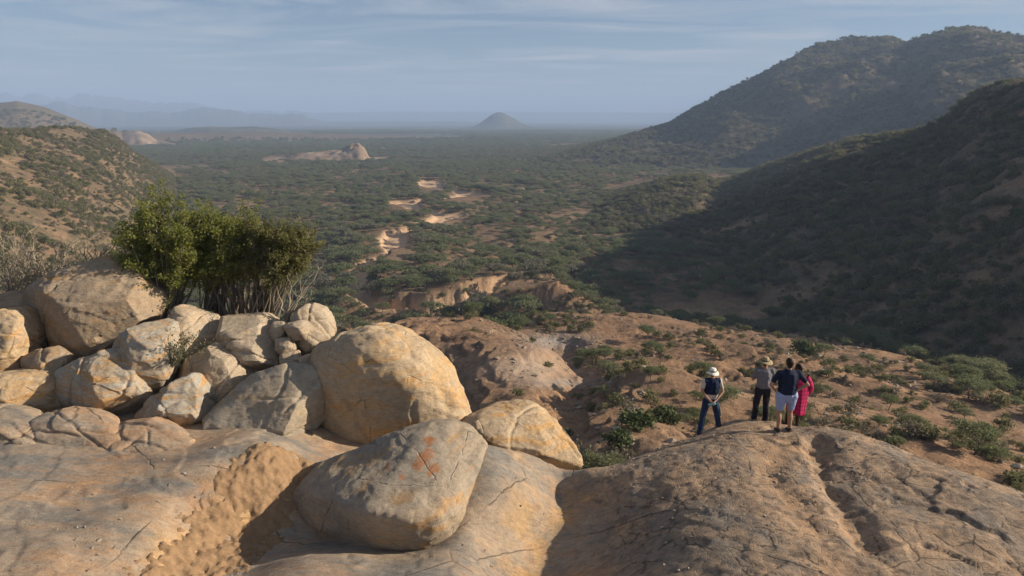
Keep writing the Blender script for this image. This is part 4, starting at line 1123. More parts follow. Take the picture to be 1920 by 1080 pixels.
# ------------------------------------------------------------------ loose stones on the slope and in the gully
def stone_mesh(seed):
    r = np.random.default_rng(seed)
    p = r.normal(size=(16, 3)); p /= np.linalg.norm(p, axis=1)[:, None]
    p *= r.uniform(0.75, 1.1, (16, 1)) * np.array([0.6, 0.5, 0.36])
    me = hull_mesh([tuple(q) for q in p]); me.name = 'stone'; me.materials.append(M_STONE); return me
tS = NT('loose_stone', 0.92, 0.15)
tS.color(tS.mix(tS.rand(), tS.mix(tS.noise(tS.pos(), 4, 5, 0.7), (0.17, 0.13, 0.10), (0.30, 0.22, 0.155)), (0.36, 0.30, 0.23), 'MIX'))
M_STONE = tS.m
STN = [stone_mesh(500 + k) for k in range(6)]
x, y = sample(34, 165, 1 / 1.1)
cl = n2(x, y, 9, 4, 0.6, 121.0) + 0.5 * np.exp(-(seg_d(x, y, GULLY) / 3.5) ** 2) * (y < 75) 
kk = np.nonzero(cl > 0.2 + 0.17 * rng.normal(size=len(x)))[0]
x, y = x[kk], y[kk]
z, m_, rd__, g__ = hill_id(x, y)
ok = (rd__ > 0) & ~hidden_by_terrain(x, y, z + 0.8) & ~m_['near_right'] & ~m_['left']
x, y, z = x[ok], y[ok], z[ok]
ST = np.stack([x, y, z + 0.02, 0.14 + 0.75 * rng.uniform(size=len(x)) ** 4, np.zeros(len(x))], 1)
ist = choose(ST, 60, 1.0)
for i in ist:
    o = link('stone', STN[int(rng.integers(0, 6))]); o.location = ST[i, :3]; o.scale = (ST[i, 3],) * 3; o.rotation_euler = (rng.uniform(-0.3, 0.3), rng.uniform(-0.3, 0.3), rng.uniform(0, 6.28))
    lm = min(LAND2, key=lambda q: math.hypot(ST[i][0] - q[1][0], ST[i][1] - q[1][1]))
    tag(o, 'loose brown stone ' + lm[0], 'stone', 'stones ' + lm[0])
by_ = {}
for o in COL.objects:
    if o.type == 'MESH': by_.setdefault(o.data.name, o)
scatter_stuff('rubble', 'small loose stones strewn over the bare slope and gully', np.delete(ST, ist, 0), [by_[q.name] for q in STN if q.name in by_], 'stones')

gx_ = rng.uniform(-9, 9, 5000); gy_ = rng.uniform(8.8, 15.5, 5000)
gc = n2(gx_, gy_, 1.3, 4, 0.6, 131.0)
gk = np.nonzero(gc > 0.28 + 0.15 * rng.normal(size=5000))[0]
gx_, gy_ = gx_[gk], gy_[gk]
gzz = bedrock_z(gx_, gy_)
GR = np.stack([gx_, gy_, gzz, 0.02 + 0.075 * rng.uniform(size=len(gx_)) ** 4, np.zeros(len(gx_))], 1)
scatter_stuff('grit', 'small loose chips of stone lying on the bare rock', GR, [by_[q.name] for q in STN if q.name in by_], 'grit')

# ------------------------------------------------------------------ shrubs on the boulder pile
def bez(a, b, c, n=7):
    t = np.linspace(0, 1, n)[:, None]
    return (1 - t) ** 2 * a + 2 * t * (1 - t) * b + t * t * c

def big_shrub(label, bases, crown, nst, leafmat, leaves_per, seed, leaf=0.05, tw=9):
    """bases: world points; crown: list of (centre, radii) ellipsoids the stem tips fill"""
    r = np.random.default_rng(seed)
    root = np.mean(bases, 0)
    e = empty('shrub', root)
    cm = MB()
    for k in range(nst):
        b = bases[k % len(bases)] + np.array([r.uniform(-0.16, 0.16), r.uniform(-0.22, 0.22), -0.25])
        cc, rad = crown[r.integers(0, len(crown))]
        d = r.normal(size=3); d /= np.linalg.norm(d); d[2] = abs(d[2]) * 0.9 - 0.25
        tip = cc + d * rad * r.uniform(0.55, 1.0) ** 0.6
        ctl = b * 0.55 + tip * 0.45 + np.array([0, 0, 0.25]) + r.normal(size=3) * 0.14
        path = bez(b, ctl, tip, 9) + r.normal(size=(9, 3)) * 0.022
        st = MB(); st.tube(path - root, np.linspace(r.uniform(0.022, 0.05), 0.007, 9), 5)
        for j in range(tw):
            t0 = r.uniform(0.55, 1.0); i0 = t0 * 8
            p0 = path[int(i0)] * (1 - i0 % 1) + path[min(8, int(i0) + 1)] * (i0 % 1)
            dirn = r.normal(size=3) * 0.75 + (p0 - root) / np.linalg.norm(p0 - root) * 0.8 + np.array([0, 0, 0.35])
            dirn /= np.linalg.norm(dirn); L = r.uniform(0.25, 0.62)
            tp = np.stack([p0, p0 + dirn * L * 0.5 + r.normal(size=3) * 0.03, p0 + dirn * L])
            st.tube(tp - root, [0.008, 0.006, 0.003], 3)
            m = int(leaves_per * r.uniform(0.5, 1.5) * sstep(0.5, 0.72, np.array([t0]))[0])
            if m:
                q = r.uniform(0.15, 1.08, m)[:, None]
                lp = p0 + dirn * L * q + r.normal(size=(m, 3)) * 0.06
                cm.quads(leaf_quads(lp - root, leaf, 0.1, 0.6, r))
        link('stem', st.mesh('stem', [M_BARK]), None, e)
    link('crown', cm.mesh('crown', [leafmat]), None, e)
    tag(e, label, 'shrub')
    return e
def ell(px, py, Y, w, d, h): return (P(px, py, Y), np.array([w, d, h]))
big_shrub('leafy green multi-stemmed shrub growing right beside the block-shaped tan boulder', [P(305, 606, 19.0), P(318, 604, 19.2)],
          [ell(300, 440, 19.3, 1.05, 1.0, 1.0), ell(350, 430, 19.5, 0.9, 1.0, 1.05), ell(262, 455, 19.2, 0.62, 0.7, 0.75), ell(290, 385, 19.4, 0.5, 0.5, 0.5), ell(340, 500, 19.3, 0.9, 0.7, 0.55)], 56, M_SHRUB, 60, 301, 0.037)
big_shrub('leafy green shrub, tallest and densest, behind the flat-topped tan boulder', [P(375, 606, 19.8), P(410, 604, 19.9), P(440, 604, 19.8), P(460, 606, 20.0)],
          [ell(400, 440, 20.0, 0.95, 1.0, 1.15), ell(450, 420, 20.1, 0.75, 0.9, 0.95), ell(380, 430, 20.0, 0.8, 0.9, 1.0), ell(440, 480, 20.0, 0.7, 0.9, 0.8)], 64, M_SHRUB, 58, 302, 0.037)
M_OLIVE = leaf_mat('olive_leaves', (0.15, 0.16, 0.045), (0.165, 0.165, 0.05), (0.22, 0.19, 0.085), 0.5)
big_shrub('sparser brownish shrub with many thin bare stems beside the small stacked stones', [P(470, 606, 19.6), P(490, 608, 19.6), P(500, 610, 19.5)],
          [ell(525, 462, 19.7, 0.8, 0.9, 0.95), ell(495, 460, 19.8, 0.7, 0.8, 0.95), ell(558, 462, 19.6, 0.5, 0.6, 0.6)], 74, M_OLIVE, 46, 303, 0.035)

def bare_tree(name, label, base, tips, seed, mat=None, r0=0.04, cat='shrub', group=None, sub=4):
    r = np.random.default_rng(seed)
    mb = MB()
    for tip in tips:
        tip = np.asarray(tip, float)
        ctl = base * 0.5 + tip * 0.5 + r.normal(size=3) * 0.18
        path = bez(base + np.array([0, 0, -0.15]), ctl, tip, 9) + r.normal(size=(9, 3)) * 0.035
        mb.tube(path - base, np.linspace(r0, 0.006, 9), 5)
        for j in range(sub):
            i0 = r.integers(3, 9); p0 = path[i0]
            d = r.normal(size=3) * 0.6 + np.array([0, 0, 0.5]) + (tip - base) / np.linalg.norm(tip - base) * 0.6
            d = d / np.linalg.norm(d) * r.uniform(0.2, 0.6)
            mb.tube(np.stack([p0, p0 + d * 0.5 + r.normal(size=3) * 0.05, p0 + d]) - base, [0.012, 0.008, 0.003], 4)
    o = link(name, mb.mesh(name, [mat or M_DRY])); o.location = base
    tag(o, label, cat, group); return o
bare_tree('dead_shrub', 'leafless pale crooked dead shrub between the brownish shrub and the white-topped boulder', P(528, 612, 18.6),
          [P(545, 530, 18.6), P(575, 520, 18.5), P(598, 505, 18.5), P(592, 545, 18.4), P(520, 555, 18.8), P(560, 560, 18.5)], 311, None, 0.05)
bare_tree('dead_shrub', 'thin leafless sapling rising behind the top of the block-shaped tan boulder', P(165, 512, 20.2),
          [P(165, 440, 20.2), P(180, 450, 20.3), P(150, 450, 20.2), P(220, 455, 20.0), P(200, 470, 20.1)], 312, M_BARK, 0.03)
_r = np.random.default_rng(5)
for k, (bx_, lab) in enumerate(((20, 'tangle of dry pale twigs and grass at the photo edge above the shadowed boulder'), (75, 'tangle of dry pale branches in the middle of the twig thicket'), (115, 'spray of long arching pale dry stems beside the block-shaped tan boulder'))):
    b0 = P(bx_, 545, 19.8)
    bare_tree('dry_brush', lab, b0, [P(bx_ + _r.uniform(-90, 75 + 20 * k), _r.uniform(440, 535), 19.8 + _r.uniform(-0.6, 0.8)) for j in range(26)], 320 + k, M_DRY, 0.016, 'brush', None, 5)

lb = MB(); r_ = np.random.default_rng(331)
lbase = P(322, 690, 16.6)
for k in range(22):
    tip = P(r_.uniform(312, 402), r_.uniform(612, 668), 16.5 + r_.uniform(-0.4, 0.3)) - lbase
    path = bez(np.zeros(3), tip * np.array([0.4, 0.4, 0.7]), tip, 6)
    lb.tube(path, np.linspace(0.012, 0.003, 6), 3, 1)
    lp = path[2:][r_.integers(0, 4, 34)] + r_.normal(size=(34, 3)) * 0.07
    lb.quads(leaf_quads(lp, 0.032, 0.1, 0.5, r_), 0)
o = link('bush', lb.mesh('bush', [leaf_mat('greygreen_leaves', (0.10, 0.11, 0.06), (0.12, 0.125, 0.06), (0.15, 0.14, 0.08)), M_DRY])); o.location = lbase
tag(o, 'little grey-green wispy bush growing out of the crack between pale boulders', 'bush')

# ------------------------------------------------------------------ people
def flat_mat(name, c, rough=0.85, var=0.25, scale=14):
    t = NT(name, rough, 0.2)
    n = t.noise(t.pos(), scale, 4, 0.6)
    t.color(t.mix(var, c, t.ramp(n, [(0.3, 0.4), (0.7, 1.35)]), 'MULTIPLY'))
    t.bump(t.noise(t.pos((1, 1, 0.5)), 9, 3, 0.5), 0.5, 0.03)
    return t.m
M_SKIN = flat_mat('skin_light', (0.42, 0.23, 0.15), 0.6, 0.15)
M_SKIND = flat_mat('skin_dark', (0.055, 0.032, 0.022), 0.5, 0.15)
M_NAVY = flat_mat('navy_cotton', (0.012, 0.018, 0.042))
M_VEST = flat_mat('navy_vest', (0.010, 0.016, 0.045))
M_PALE = flat_mat('pale_cotton', (0.55, 0.47, 0.40))
M_JEAN = flat_mat('blue_jeans', (0.022, 0.040, 0.085))
M_GTEE = flat_mat('grey_cotton', (0.17, 0.165, 0.18))
M_DTR = flat_mat('dark_trousers', (0.022, 0.020, 0.028))
M_SHRT = flat_mat('light_blue_shorts', (0.30, 0.355, 0.55))
M_SHOE = flat_mat('shoe_leather', (0.045, 0.032, 0.024), 0.6)
M_HATW = flat_mat('white_hat', (0.72, 0.68, 0.58))
M_HATT = flat_mat('tan_hat', (0.34, 0.26, 0.15))
M_HAIRD = flat_mat('dark_hair', (0.022, 0.014, 0.010), 0.6, 0.5, 60)
M_BAND_C = flat_mat('hat_band', (0.10, 0.075, 0.05))
M_SOLE = flat_mat('shoe_sole', (0.30, 0.26, 0.22))
M_EYE = flat_mat('eye', (0.5, 0.48, 0.45), 0.3)
def plaid():
    t = NT('pink_plaid', 0.85, 0.2)
    tcx = t.n.new('ShaderNodeTexCoord'); sp = t.n.new('ShaderNodeSeparateXYZ'); t.l.new(tcx.outputs['UV'], sp.inputs[0])
    def stripes(sock, f, w):
        return t.math('LESS_THAN', t.math('FRACT', t.math('MULTIPLY', sock, f)), w)
    c = t.mix(t.math('MULTIPLY', stripes(sp.outputs[0], 16, 0.34), 0.5), (0.50, 0.02, 0.10), (0.03, 0.006, 0.02))
    c = t.mix(t.math('MULTIPLY', stripes(sp.outputs[1], 11, 0.34), 0.45), c, (0.05, 0.008, 0.03))
    t.color(c); return t.m
M_PLAID = plaid()

def capsule_pts(a, ra, b, rb, sx=1.0, sy=1.0, n=10):
    th = np.arange(n) / n * 2 * np.pi
    out = []
    for c, r in ((a, ra), (b, rb)):
        for ph in (-1.2, -0.6, 0.0, 0.6, 1.2):
            for q in th:
                out.append((c[0] + r * sx * math.cos(ph) * math.cos(q), c[1] + r * sy * math.cos(ph) * math.sin(q), c[2] + r * math.sin(ph)))
    return out
def union_mesh(caps):
    bm = bmesh.new()
    for c in caps:
        vs = [bm.verts.new(p) for p in (c if isinstance(c, list) else capsule_pts(*c))]
        r = bmesh.ops.convex_hull(bm, input=vs)
        bmesh.ops.delete(bm, geom=list({g for g in r['geom_interior'] + r['geom_unused'] if isinstance(g, bmesh.types.BMVert)}), context='VERTS')
    me = bpy.data.meshes.new('u'); bm.to_mesh(me); bm.free(); return me

V3 = lambda *a: np.array(a, float)
PEOPLE_PARTS = []      # (parent, name, mesh, voxel, smooth, material, wrinkle)
def hand(wr, dirn, palm_n, side, curl=0.5):
    """palm and five fingers as capsules; dirn: along the hand, palm_n: palm normal"""
    dirn = dirn / np.linalg.norm(dirn); sidev = np.cross(dirn, palm_n); sidev /= np.linalg.norm(sidev)
    caps = []
    for o_ in (-0.028, 0, 0.028):
        caps.append((wr + sidev * o_ * 0.6, 0.022, wr + dirn * 0.085 + sidev * o_, 0.017))
    for k, (o_, L) in enumerate(((-0.033, 0.065), (-0.012, 0.08), (0.011, 0.075), (0.033, 0.058))):
        b = wr + dirn * 0.09 + sidev * o_
        m = b + dirn * L * 0.5 + palm_n * L * 0.25 * curl
        e_ = m + dirn * L * 0.4 * (1 - curl) + palm_n * L * 0.5 * curl
        caps.append((b, 0.0105, m, 0.0095)); caps.append((m, 0.0095, e_, 0.008))
    tb = wr + dirn * 0.03 - sidev * 0.03 * side
    caps.append((tb, 0.013, tb + dirn * 0.04 - sidev * 0.035 * side, 0.011)); caps.append((tb + dirn * 0.04 - sidev * 0.035 * side, 0.011, tb + dirn * 0.075 - sidev * 0.03 * side + palm_n * 0.015, 0.009))
    return caps

def person(label, foot_l, foot_r, H, arms, top, legs, skin, hair, hat=None, girth=1.0, sleeve=0.62, turn=0.0, weight=0.0, vest=None, wrap=False):
    """foot_l / foot_r: photo pixel and distance of each foot; figure faces away from the camera (+y)"""
    def ground(f):
        p = P(*f); p[2] = bedrock_z(np.array([p[0]]), np.array([p[1]]))[0] - 0.01; return p
    fl, fr = ground(foot_l), ground(foot_r)
    root = (fl + fr) / 2; root[2] = min(fl[2], fr[2])
    e = empty('person', root)
    k = H / 1.75
    fl, fr = fl - root, fr - root
    zg = (fl[2] + fr[2]) / 2
    mid = V3(weight, 0, 0)
    hz = zg + 0.90 * k
    g = girth
    hipL, hipR = V3(-0.095 * g * k, 0, hz) + mid, V3(0.095 * g * k, 0, hz) + mid
    kneeL = hipL * 0.48 + (fl + V3(0, 0, 0.09)) * 0.52 + V3(0, 0.03, 0.0); kneeR = hipR * 0.48 + (fr + V3(0, 0, 0.09)) * 0.52 + V3(0, 0.03, 0.0)
    ankL, ankR = fl + V3(0, -0.02, 0.09 * k), fr + V3(0, -0.02, 0.09 * k)
    shz = zg + 1.43 * k
    shL, shR = V3(-0.19 * k * (0.6 + 0.4 * g), 0, shz) + mid, V3(0.19 * k * (0.6 + 0.4 * g), 0, shz) + mid
    neck = V3(0, 0.0, shz + 0.05 * k) + mid
    head = V3(0, 0.03, shz + 0.205 * k) + mid
    ct, st_ = math.cos(turn), math.sin(turn)
    def arm(sh, el, wr):
        return sh, sh + V3(*el) * k, sh + V3(*wr) * k
    aL = arm(shL, *arms[0]); aR = arm(shR, *arms[1])
    caps = []
    for h_, kn, an, f in ((hipL, kneeL, ankL, fl), (hipR, kneeR, ankR, fr)):
        caps += [(h_, 0.088 * g * k, kn, 0.058 * k), (kn, 0.057 * k, kn * 0.7 + an * 0.3 + V3(0, -0.02, 0), 0.058 * k), (kn * 0.7 + an * 0.3 + V3(0, -0.02, 0), 0.058 * k, an, 0.038 * k),
                 (an, 0.036 * k, f + V3(0, 0.12, 0.045), 0.03)]
    pel = V3(0, 0, hz + 0.08 * k) + mid; wai = V3(0, 0, hz + 0.24 * k) + mid; che = V3(0, 0, shz - 0.12 * k) + mid
    caps += [(pel, 0.15 * g * k, wai, 0.135 * g * k, 1.05, 0.75), (wai, 0.135 * g * k, che, 0.155 * g * k, 1.08, 0.72),
             (shL * 0.9 + che * 0.1, 0.065 * k, shR * 0.9 + che * 0.1, 0.065 * k), (che, 0.13 * g * k, neck - V3(0, 0, 0.04), 0.075 * k, 1.1, 0.75), (neck - V3(0, 0, 0.05), 0.06 * k, head - V3(0, 0.02, 0.05), 0.053 * k)]
    for sh, el, wr in (aL, aR):
        caps += [(sh, 0.055 * k, el, 0.041 * k), (el, 0.042 * k, wr, 0.027 * k)]
    # head: skull, face, jaw, nose, ears
    hp = lambda x, y, z: head + V3(x * ct + y * st_, y * ct - x * st_, z) * k
    caps += [(hp(0, -0.015, 0.02), 0.088 * k, hp(0, 0.02, 0.025), 0.085 * k, 0.88, 1.0), (hp(0, 0.045, -0.02), 0.06 * k, hp(0, 0.05, -0.085), 0.042 * k, 0.95, 0.9),
             (hp(0, 0.098, 0.005), 0.011 * k, hp(0, 0.118, -0.03), 0.016 * k), (hp(0, 0.09, -0.062), 0.02 * k, hp(0, 0.092, -0.068), 0.018 * k)]
    for s_ in (-1, 1):
        caps.append((hp(s_ * 0.078, -0.005, 0.02), 0.016 * k, hp(s_ * 0.083, -0.01, -0.02), 0.012 * k, 0.6, 1.2))
    for (sh, el, wr), s_, a in ((aL, -1, arms[0]), (aR, 1, arms[1])):
        d = (wr - el); d /= np.linalg.norm(d)
        pn = V3(-s_ * 0.9, 0.3, 0.2); pn = pn - d * (pn @ d); pn /= np.linalg.norm(pn)
        caps += hand(wr + d * 0.02, d, pn, s_)
    PEOPLE_PARTS.append((e, 'body', union_mesh(caps), 0.0095, 2, skin, 0))
    for s_ in (-1, 1):
        em = union_mesh([(hp(s_ * 0.032, 0.088, 0.015), 0.012 * k, hp(s_ * 0.032, 0.089, 0.015), 0.012 * k)])
        PEOPLE_PARTS.append((e, 'eye', em, 0.005, 1, M_EYE, 0))
    # hair cap
    if hair is not None:
        PEOPLE_PARTS.append((e, 'hair', union_mesh([(hp(0, -0.03, 0.04), 0.09 * k, hp(0, 0.012, 0.058), 0.083 * k, 0.93, 1.0), (hp(0, -0.05, -0.035), 0.055 * k, hp(0, -0.045, 0.02), 0.075 * k, 1.1, 0.75)]), 0.012, 2, hair, 0.004))
    # shirt
    if top is not None:
        dz = 0.022
        sc = [(pel + V3(0, 0, 0.02), (0.155 * g + 0.012) * k, wai, (0.142 * g + 0.014) * k, 1.07, 0.8), (wai, (0.142 * g + 0.014) * k, che, (0.16 * g + 0.016) * k, 1.1, 0.76),
              (shL * 0.92 + che * 0.08, 0.078 * k, shR * 0.92 + che * 0.08, 0.078 * k), (che, 0.14 * g * k, neck - V3(0, 0, 0.055), 0.082 * k, 1.15, 0.8)]
        for sh, el, wr in (aL, aR):
            sc.append((sh, 0.070 * k, sh * (1 - sleeve) + el * sleeve, 0.058 * k, 1.0, 1.0))
        PEOPLE_PARTS.append((e, top[0], union_mesh(sc), 0.013, 3, top[1], 0.012))
    if vest is not None:
        sc = [(wai + V3(0, 0, 0.02), (0.150 * g + 0.03) * k, che, (0.165 * g + 0.03) * k, 1.1, 0.82), (shL * 0.84 + che * 0.16 + V3(0, 0, 0.01), 0.088 * k, shR * 0.84 + che * 0.16 + V3(0, 0, 0.01), 0.088 * k), (shL * 0.75 + che * 0.25 - V3(0, 0, 0.1), 0.1 * k, shR * 0.75 + che * 0.25 - V3(0, 0, 0.1), 0.1 * k), (che, 0.155 * g * k, neck - V3(0, 0, 0.04), 0.09 * k, 1.15, 0.85)]
        PEOPLE_PARTS.append((e, 'vest', union_mesh(sc), 0.013, 3, vest, 0.012))
    if legs is not None:
        kind, mat = legs
        sc = [(V3(0, 0, hz + 0.10 * k) + mid, (0.155 * g) * k, V3(0, 0, hz + 0.02) + mid, (0.152 * g) * k, 1.05, 0.80)]
        for h_, kn, an in ((hipL, kneeL, ankL), (hipR, kneeR, ankR)):
            if kind == 'shorts':
                m = h_ * 0.28 + kn * 0.72
                sc.append((h_ - V3(0, 0, 0.0), 0.108 * g * k, m, 0.088 * k))
            else:
                sc += [(h_, 0.104 * g * k, kn, 0.080 * k), (kn, 0.080 * k, kn * 0.6 + an * 0.4 + V3(0, -0.018, 0), 0.078 * k), (kn * 0.6 + an * 0.4 + V3(0, -0.018, 0), 0.078 * k, an - V3(0, 0, 0.02), 0.07 * k)]
        PEOPLE_PARTS.append((e, kind, union_mesh(sc), 0.013, 3, mat, 0.012))
    for f in (fl, fr):
        def fp(x, y, z): return tuple(f + V3(x, y, z))
        pts = [fp(x, y, z) for x, y, z in ((-0.035, -0.09, 0), (0.035, -0.09, 0), (-0.05, 0.10, 0), (0.05, 0.10, 0), (0, 0.19, 0), (0.03, 0.17, 0), (-0.03, 0.17, 0), (-0.035, -0.09, 0.07), (0.035, -0.09, 0.07), (-0.04, 0.0, 0.115), (0.04, 0.0, 0.115), (-0.035, -0.07, 0.13), (0.035, -0.07, 0.13), (-0.04, 0.12, 0.055), (0.04, 0.12, 0.055), (0, 0.18, 0.04))]
        PEOPLE_PARTS.append((e, 'shoe', union_mesh([pts]), 0.012, 1, M_SHOE, 0))
    if hat is not None:
        hm, crown_h, brim, droop = hat
        mb = MB(); n = 28
        prof = [(0.004, crown_h), (0.05, crown_h + 0.004), (0.078, crown_h - 0.012), (0.092, crown_h - 0.045), (0.103, 0.0), (0.112, -0.004), (brim * 0.8, -0.012 - droop * 0.6), (brim, -0.02 - droop), (brim, -0.028 - droop), (brim * 0.8, -0.021 - droop * 0.6), (0.105, -0.014)]
        th = np.arange(n) / n * 2 * np.pi
        ring = []
        for rr, zz in prof:
            wv = 1 + 0.05 * np.sin(2 * th + 0.7) + 0.03 * np.sin(5 * th + rr * 30)
            ring.append(np.stack([np.cos(th) * rr * wv * 0.96, np.sin(th) * rr * wv * 1.08, zz + 0.018 * (rr > 0.12) * np.sin(2 * th + 0.4) * np.ones(n)], 1))
        vv = np.concatenate(ring) * k + hp(0, -0.01, 0.052)
        me = smooth(mesh_np('hat', vv, grid_quads(len(prof), n, True))); ho = link('hat', me, hm, e)
        bz0 = [(0.106, 0.004), (0.109, 0.006), (0.105, 0.028), (0.100, 0.028)]
        vb = np.concatenate([np.stack([np.cos(th) * rr * 0.965, np.sin(th) * rr * 1.085, np.full(n, zz)], 1) * (1 + 0.0) for rr, zz in bz0]) * k + hp(0, -0.01, 0.052)
        link('hat_band', smooth(mesh_np('hat_band', vb, grid_quads(4, n, True))), M_BAND_C, ho)
    tag(e, label, 'person')
    return e, root, dict(hz=hz, shz=shz, mid=mid, k=k, aL=aL, aR=aR, hipL=hipL, neck=neck)

pa, ra, ia_ = person('person in white bucket hat and navy vest standing legs apart, hands clasped behind', (1311, 808, 16.3), (1346, 804, 16.4), 1.72,
       [((-0.075, -0.08, -0.27), (0.10, -0.22, -0.46)), ((0.075, -0.08, -0.27), (-0.13, -0.22, -0.46))], ('shirt', M_PALE), ('jeans', M_JEAN), M_SKIN, M_HAIRD, (M_HATW, 0.085, 0.165, 0.035), 1.05, 0.6, -0.15, 0.0, M_VEST)
pb, rb, ib_ = person('person in grey t-shirt, tan wide-brimmed hat and dark trousers with arms folded', (1412, 798, 16.75), (1433, 797, 16.8), 1.76,
       [((-0.08, 0.06, -0.27), (0.12, 0.22, -0.25)), ((0.07, 0.06, -0.27), (-0.12, 0.24, -0.22))], ('t_shirt', M_GTEE), ('trousers', M_DTR), M_SKIN, M_HAIRD, (M_HATT, 0.10, 0.19, 0.02), 1.08, 0.75, 0.3, 0.03)
pc, rc_, ic_ = person('heavily built person in navy t-shirt and light blue shorts, hands on hips', (1457, 815, 15.2), (1478, 814, 15.3), 1.86,
       [((-0.20, -0.08, -0.25), (-0.05, 0.06, -0.43)), ((0.20, -0.08, -0.25), (0.05, 0.06, -0.43))], ('t_shirt', M_NAVY), ('shorts', M_SHRT), M_SKIN, M_HAIRD, None, 1.28, 0.7)
pd, rd_, id_ = person('person wrapped in bright pink checked cloth standing beside the person in shorts', (1472, 800, 16.6), (1493, 801, 16.5), 1.74,
       [((-0.08, 0.05, -0.28), (0.06, 0.2, -0.38)), ((0.10, -0.02, -0.28), (0.10, 0.10, -0.50))], None, None, M_SKIND, M_HAIRD, None, 0.95, 0.6, -0.5, 0.06)
_meshes = remesh_many([(p[2], p[3], p[4]) for p in PEOPLE_PARTS])
for (e, nm, _m, vox, it, mat, wr), (v, n, f) in zip(PEOPLE_PARTS, _meshes):
    if wr:
        q = v * np.array([9, 9, 5.0])
        v = v + n * (wr * fbm(q + 3.7, 3, 0.5))[:, None]
    po = link(nm, smooth(mesh_np(nm, v, f)), mat, e)
    if nm == 'shoe':
        lo, hi = v.min(0), v.max(0)
        sm_ = union_mesh([[(x_ * 0.5 * (hi[0] - lo[0]) * w_ + (hi[0] + lo[0]) / 2, lo[1] + y_ * (hi[1] - lo[1]), lo[2] + z_) for x_, w_ in ((-1, 1), (1, 1)) for y_, w2 in ((0.0, 0.8), (0.7, 1.0), (1.03, 0.5)) for z_ in (-0.012, 0.022) for w_ in (w2 * 1.06,)]])
        link('sole', sm_, M_SOLE, po)
# the checked cloth: a draped wrap from the shoulders to the shins, falling in folds
def draped(e, info):
    k, mid = info['k'], info['mid']; shz, hz = info['shz'], info['hz']
    rows = [(shz + 0.055, 0.075, 0.07), (shz + 0.03, 0.14, 0.10), (shz - 0.02, 0.235, 0.135), (shz - 0.12, 0.275, 0.165), (shz - 0.3, 0.285, 0.18), (hz + 0.1, 0.265, 0.185), (hz - 0.1, 0.25, 0.19), (hz - 0.3, 0.24, 0.19), (hz - 0.47, 0.235, 0.19)]
    n = 72; th = np.arange(n + 1) / n * 2 * np.pi; vs = []; uv = []
    R_ = []
    zz = np.linspace(0, len(rows) - 1, 34)
    rw = np.array(rows)
    for t in zz:
        z, a, b = [np.interp(t, np.arange(len(rows)), rw[:, c]) for c in range(3)]
        fold = 1 + 0.085 * sstep(2, 8, np.array([t]))[0] * np.sin(9 * th + 1.5 * np.sin(3 * th) + 0.12 * t) + 0.03 * np.sin(4 * th + t * 0.8)
        zr = z + (-0.05 * np.cos(th) * sstep(4, 8, np.array([t]))[0])
        R_.append(np.stack([np.cos(th) * a * fold + 0.02, np.sin(th) * b * fold, zr], 1))
        uv.append(np.stack([th / (2 * np.pi), np.full(n + 1, 1 - (z - (hz - 0.5)) / 1.1)], 1))
    outer = np.concatenate(R_) + mid; c = outer.copy(); c[:, :2] = (c[:, :2] - mid[:2]) * 0.95 + mid[:2]
    m = len(zz); q = grid_quads(m, n + 1); off = m * (n + 1)
    rim = [(off - (n + 1) + j, off - (n + 1) + j + 1, 2 * off - (n + 1) + j + 1, 2 * off - (n + 1) + j) for j in range(n)]
    quads = np.concatenate([q, q[:, ::-1] + off, np.array(rim)])
    me = smooth(mesh_np('cloth_wrap', np.concatenate([outer, c]), quads))
    U = np.concatenate(uv + uv)
    ul = me.uv_layers.new(name='UVMap'); li = np.empty(len(me.loops), np.int32); me.loops.foreach_get('vertex_index', li)
    ul.data.foreach_set('uv', U[li].astype(np.float32).ravel())
    link('cloth_wrap', me, M_PLAID, e)
    # sleeve-like fold over the right arm
    sh, el, wrp = info['aR']
    mb = MB(); pth = np.stack([sh, sh * 0.5 + el * 0.5 + V3(0.03, 0, 0), el + V3(0.03, 0, 0), el * 0.4 + wrp * 0.6 + V3(0.03, 0, -0.02), wrp + V3(0.02, 0, 0.02)])
    mb.tube(pth, [0.10, 0.105, 0.105, 0.10, 0.09], 14)
    sm = smooth(mb.mesh('cloth_fold', [M_PLAID]))
    ul = sm.uv_layers.new(name='UVMap'); li = np.empty(len(sm.loops), np.int32); sm.loops.foreach_get('vertex_index', li)
    U = np.stack([(np.arange(70) % 14) / 14 * 0.5, np.arange(70) // 14 / 9.0], 1)
    ul.data.foreach_set('uv', U[li].astype(np.float32).ravel())
    link('cloth_fold', sm, None, e)
draped(pd, id_)
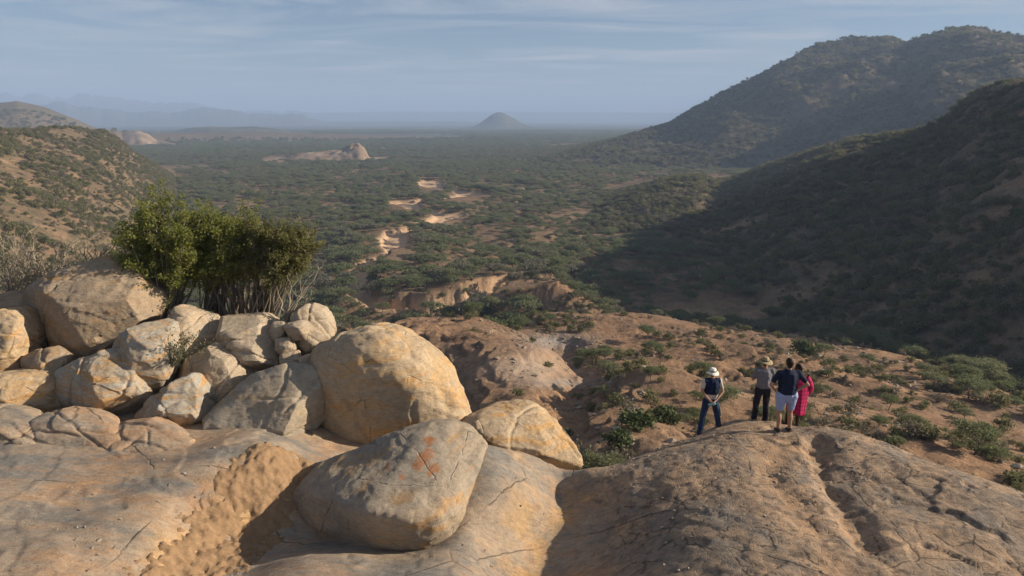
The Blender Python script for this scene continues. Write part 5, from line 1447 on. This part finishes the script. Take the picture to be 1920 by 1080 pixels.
# the bottle held behind the back
hb = ra + (ia_['aL'][2] + ia_['aR'][2]) / 2 + V3(-0.03, -0.09, -0.06)
t_ = NT('bottle_plastic', 0.2, 0.5); t_.color((0.35, 0.6, 0.55)); t_.b.inputs['Transmission Weight'].default_value = 0.4
t2_ = NT('bottle_cap', 0.5, 0.4); t2_.color((0.01, 0.16, 0.14))
be = empty('water_bottle', hb); be.rotation_euler = (0.2, 1.35, 0.1)
def lathe(prof, n=18):
    th = np.arange(n) / n * 2 * np.pi
    return smooth(mesh_np('l', np.concatenate([np.stack([np.cos(th) * r, np.sin(th) * r, np.full(n, z)], 1) for r, z in prof]), grid_quads(len(prof), n, True)))
link('bottle_body', lathe([(0.001, -0.11), (0.03, -0.11), (0.034, -0.1), (0.033, -0.03), (0.030, 0.0), (0.034, 0.03), (0.033, 0.06), (0.015, 0.09), (0.013, 0.1)]), t_.m, be)
link('cap', lathe([(0.001, 0.125), (0.017, 0.124), (0.018, 0.095), (0.014, 0.094)]), t2_.m, be)
tag(be, 'clear teal plastic bottle held behind the back of the person in the vest', 'bottle')

# ------------------------------------------------------------------ haze: one closed box of thin air round the whole place
def haze():
    x0, x1, y0, y1, z0, z1 = -14800, 14800, -14800, 14800, -40, 420
    v = [(x, y, z) for x in (x0, x1) for y in (y0, y1) for z in (z0, z1)]
    f = [(0, 1, 3, 2), (4, 6, 7, 5), (0, 4, 5, 1), (2, 3, 7, 6), (0, 2, 6, 4), (1, 5, 7, 3)]
    me = bpy.data.meshes.new('haze'); me.from_pydata(v, [], f); me.update()
    m = bpy.data.materials.new('haze_air'); m.use_nodes = True
    n, l = m.node_tree.nodes, m.node_tree.links
    n.clear()
    o_ = n.new('ShaderNodeOutputMaterial'); p = n.new('ShaderNodeVolumePrincipled')
    p.inputs['Color'].default_value = (0.52, 0.69, 1.0, 1)
    p.inputs['Density'].default_value = 2.5e-4
    p.inputs['Anisotropy'].default_value = 0.0
    l.new(p.outputs[0], o_.inputs['Volume'])
    tag(link('haze', me, m), kind='stuff')
haze()
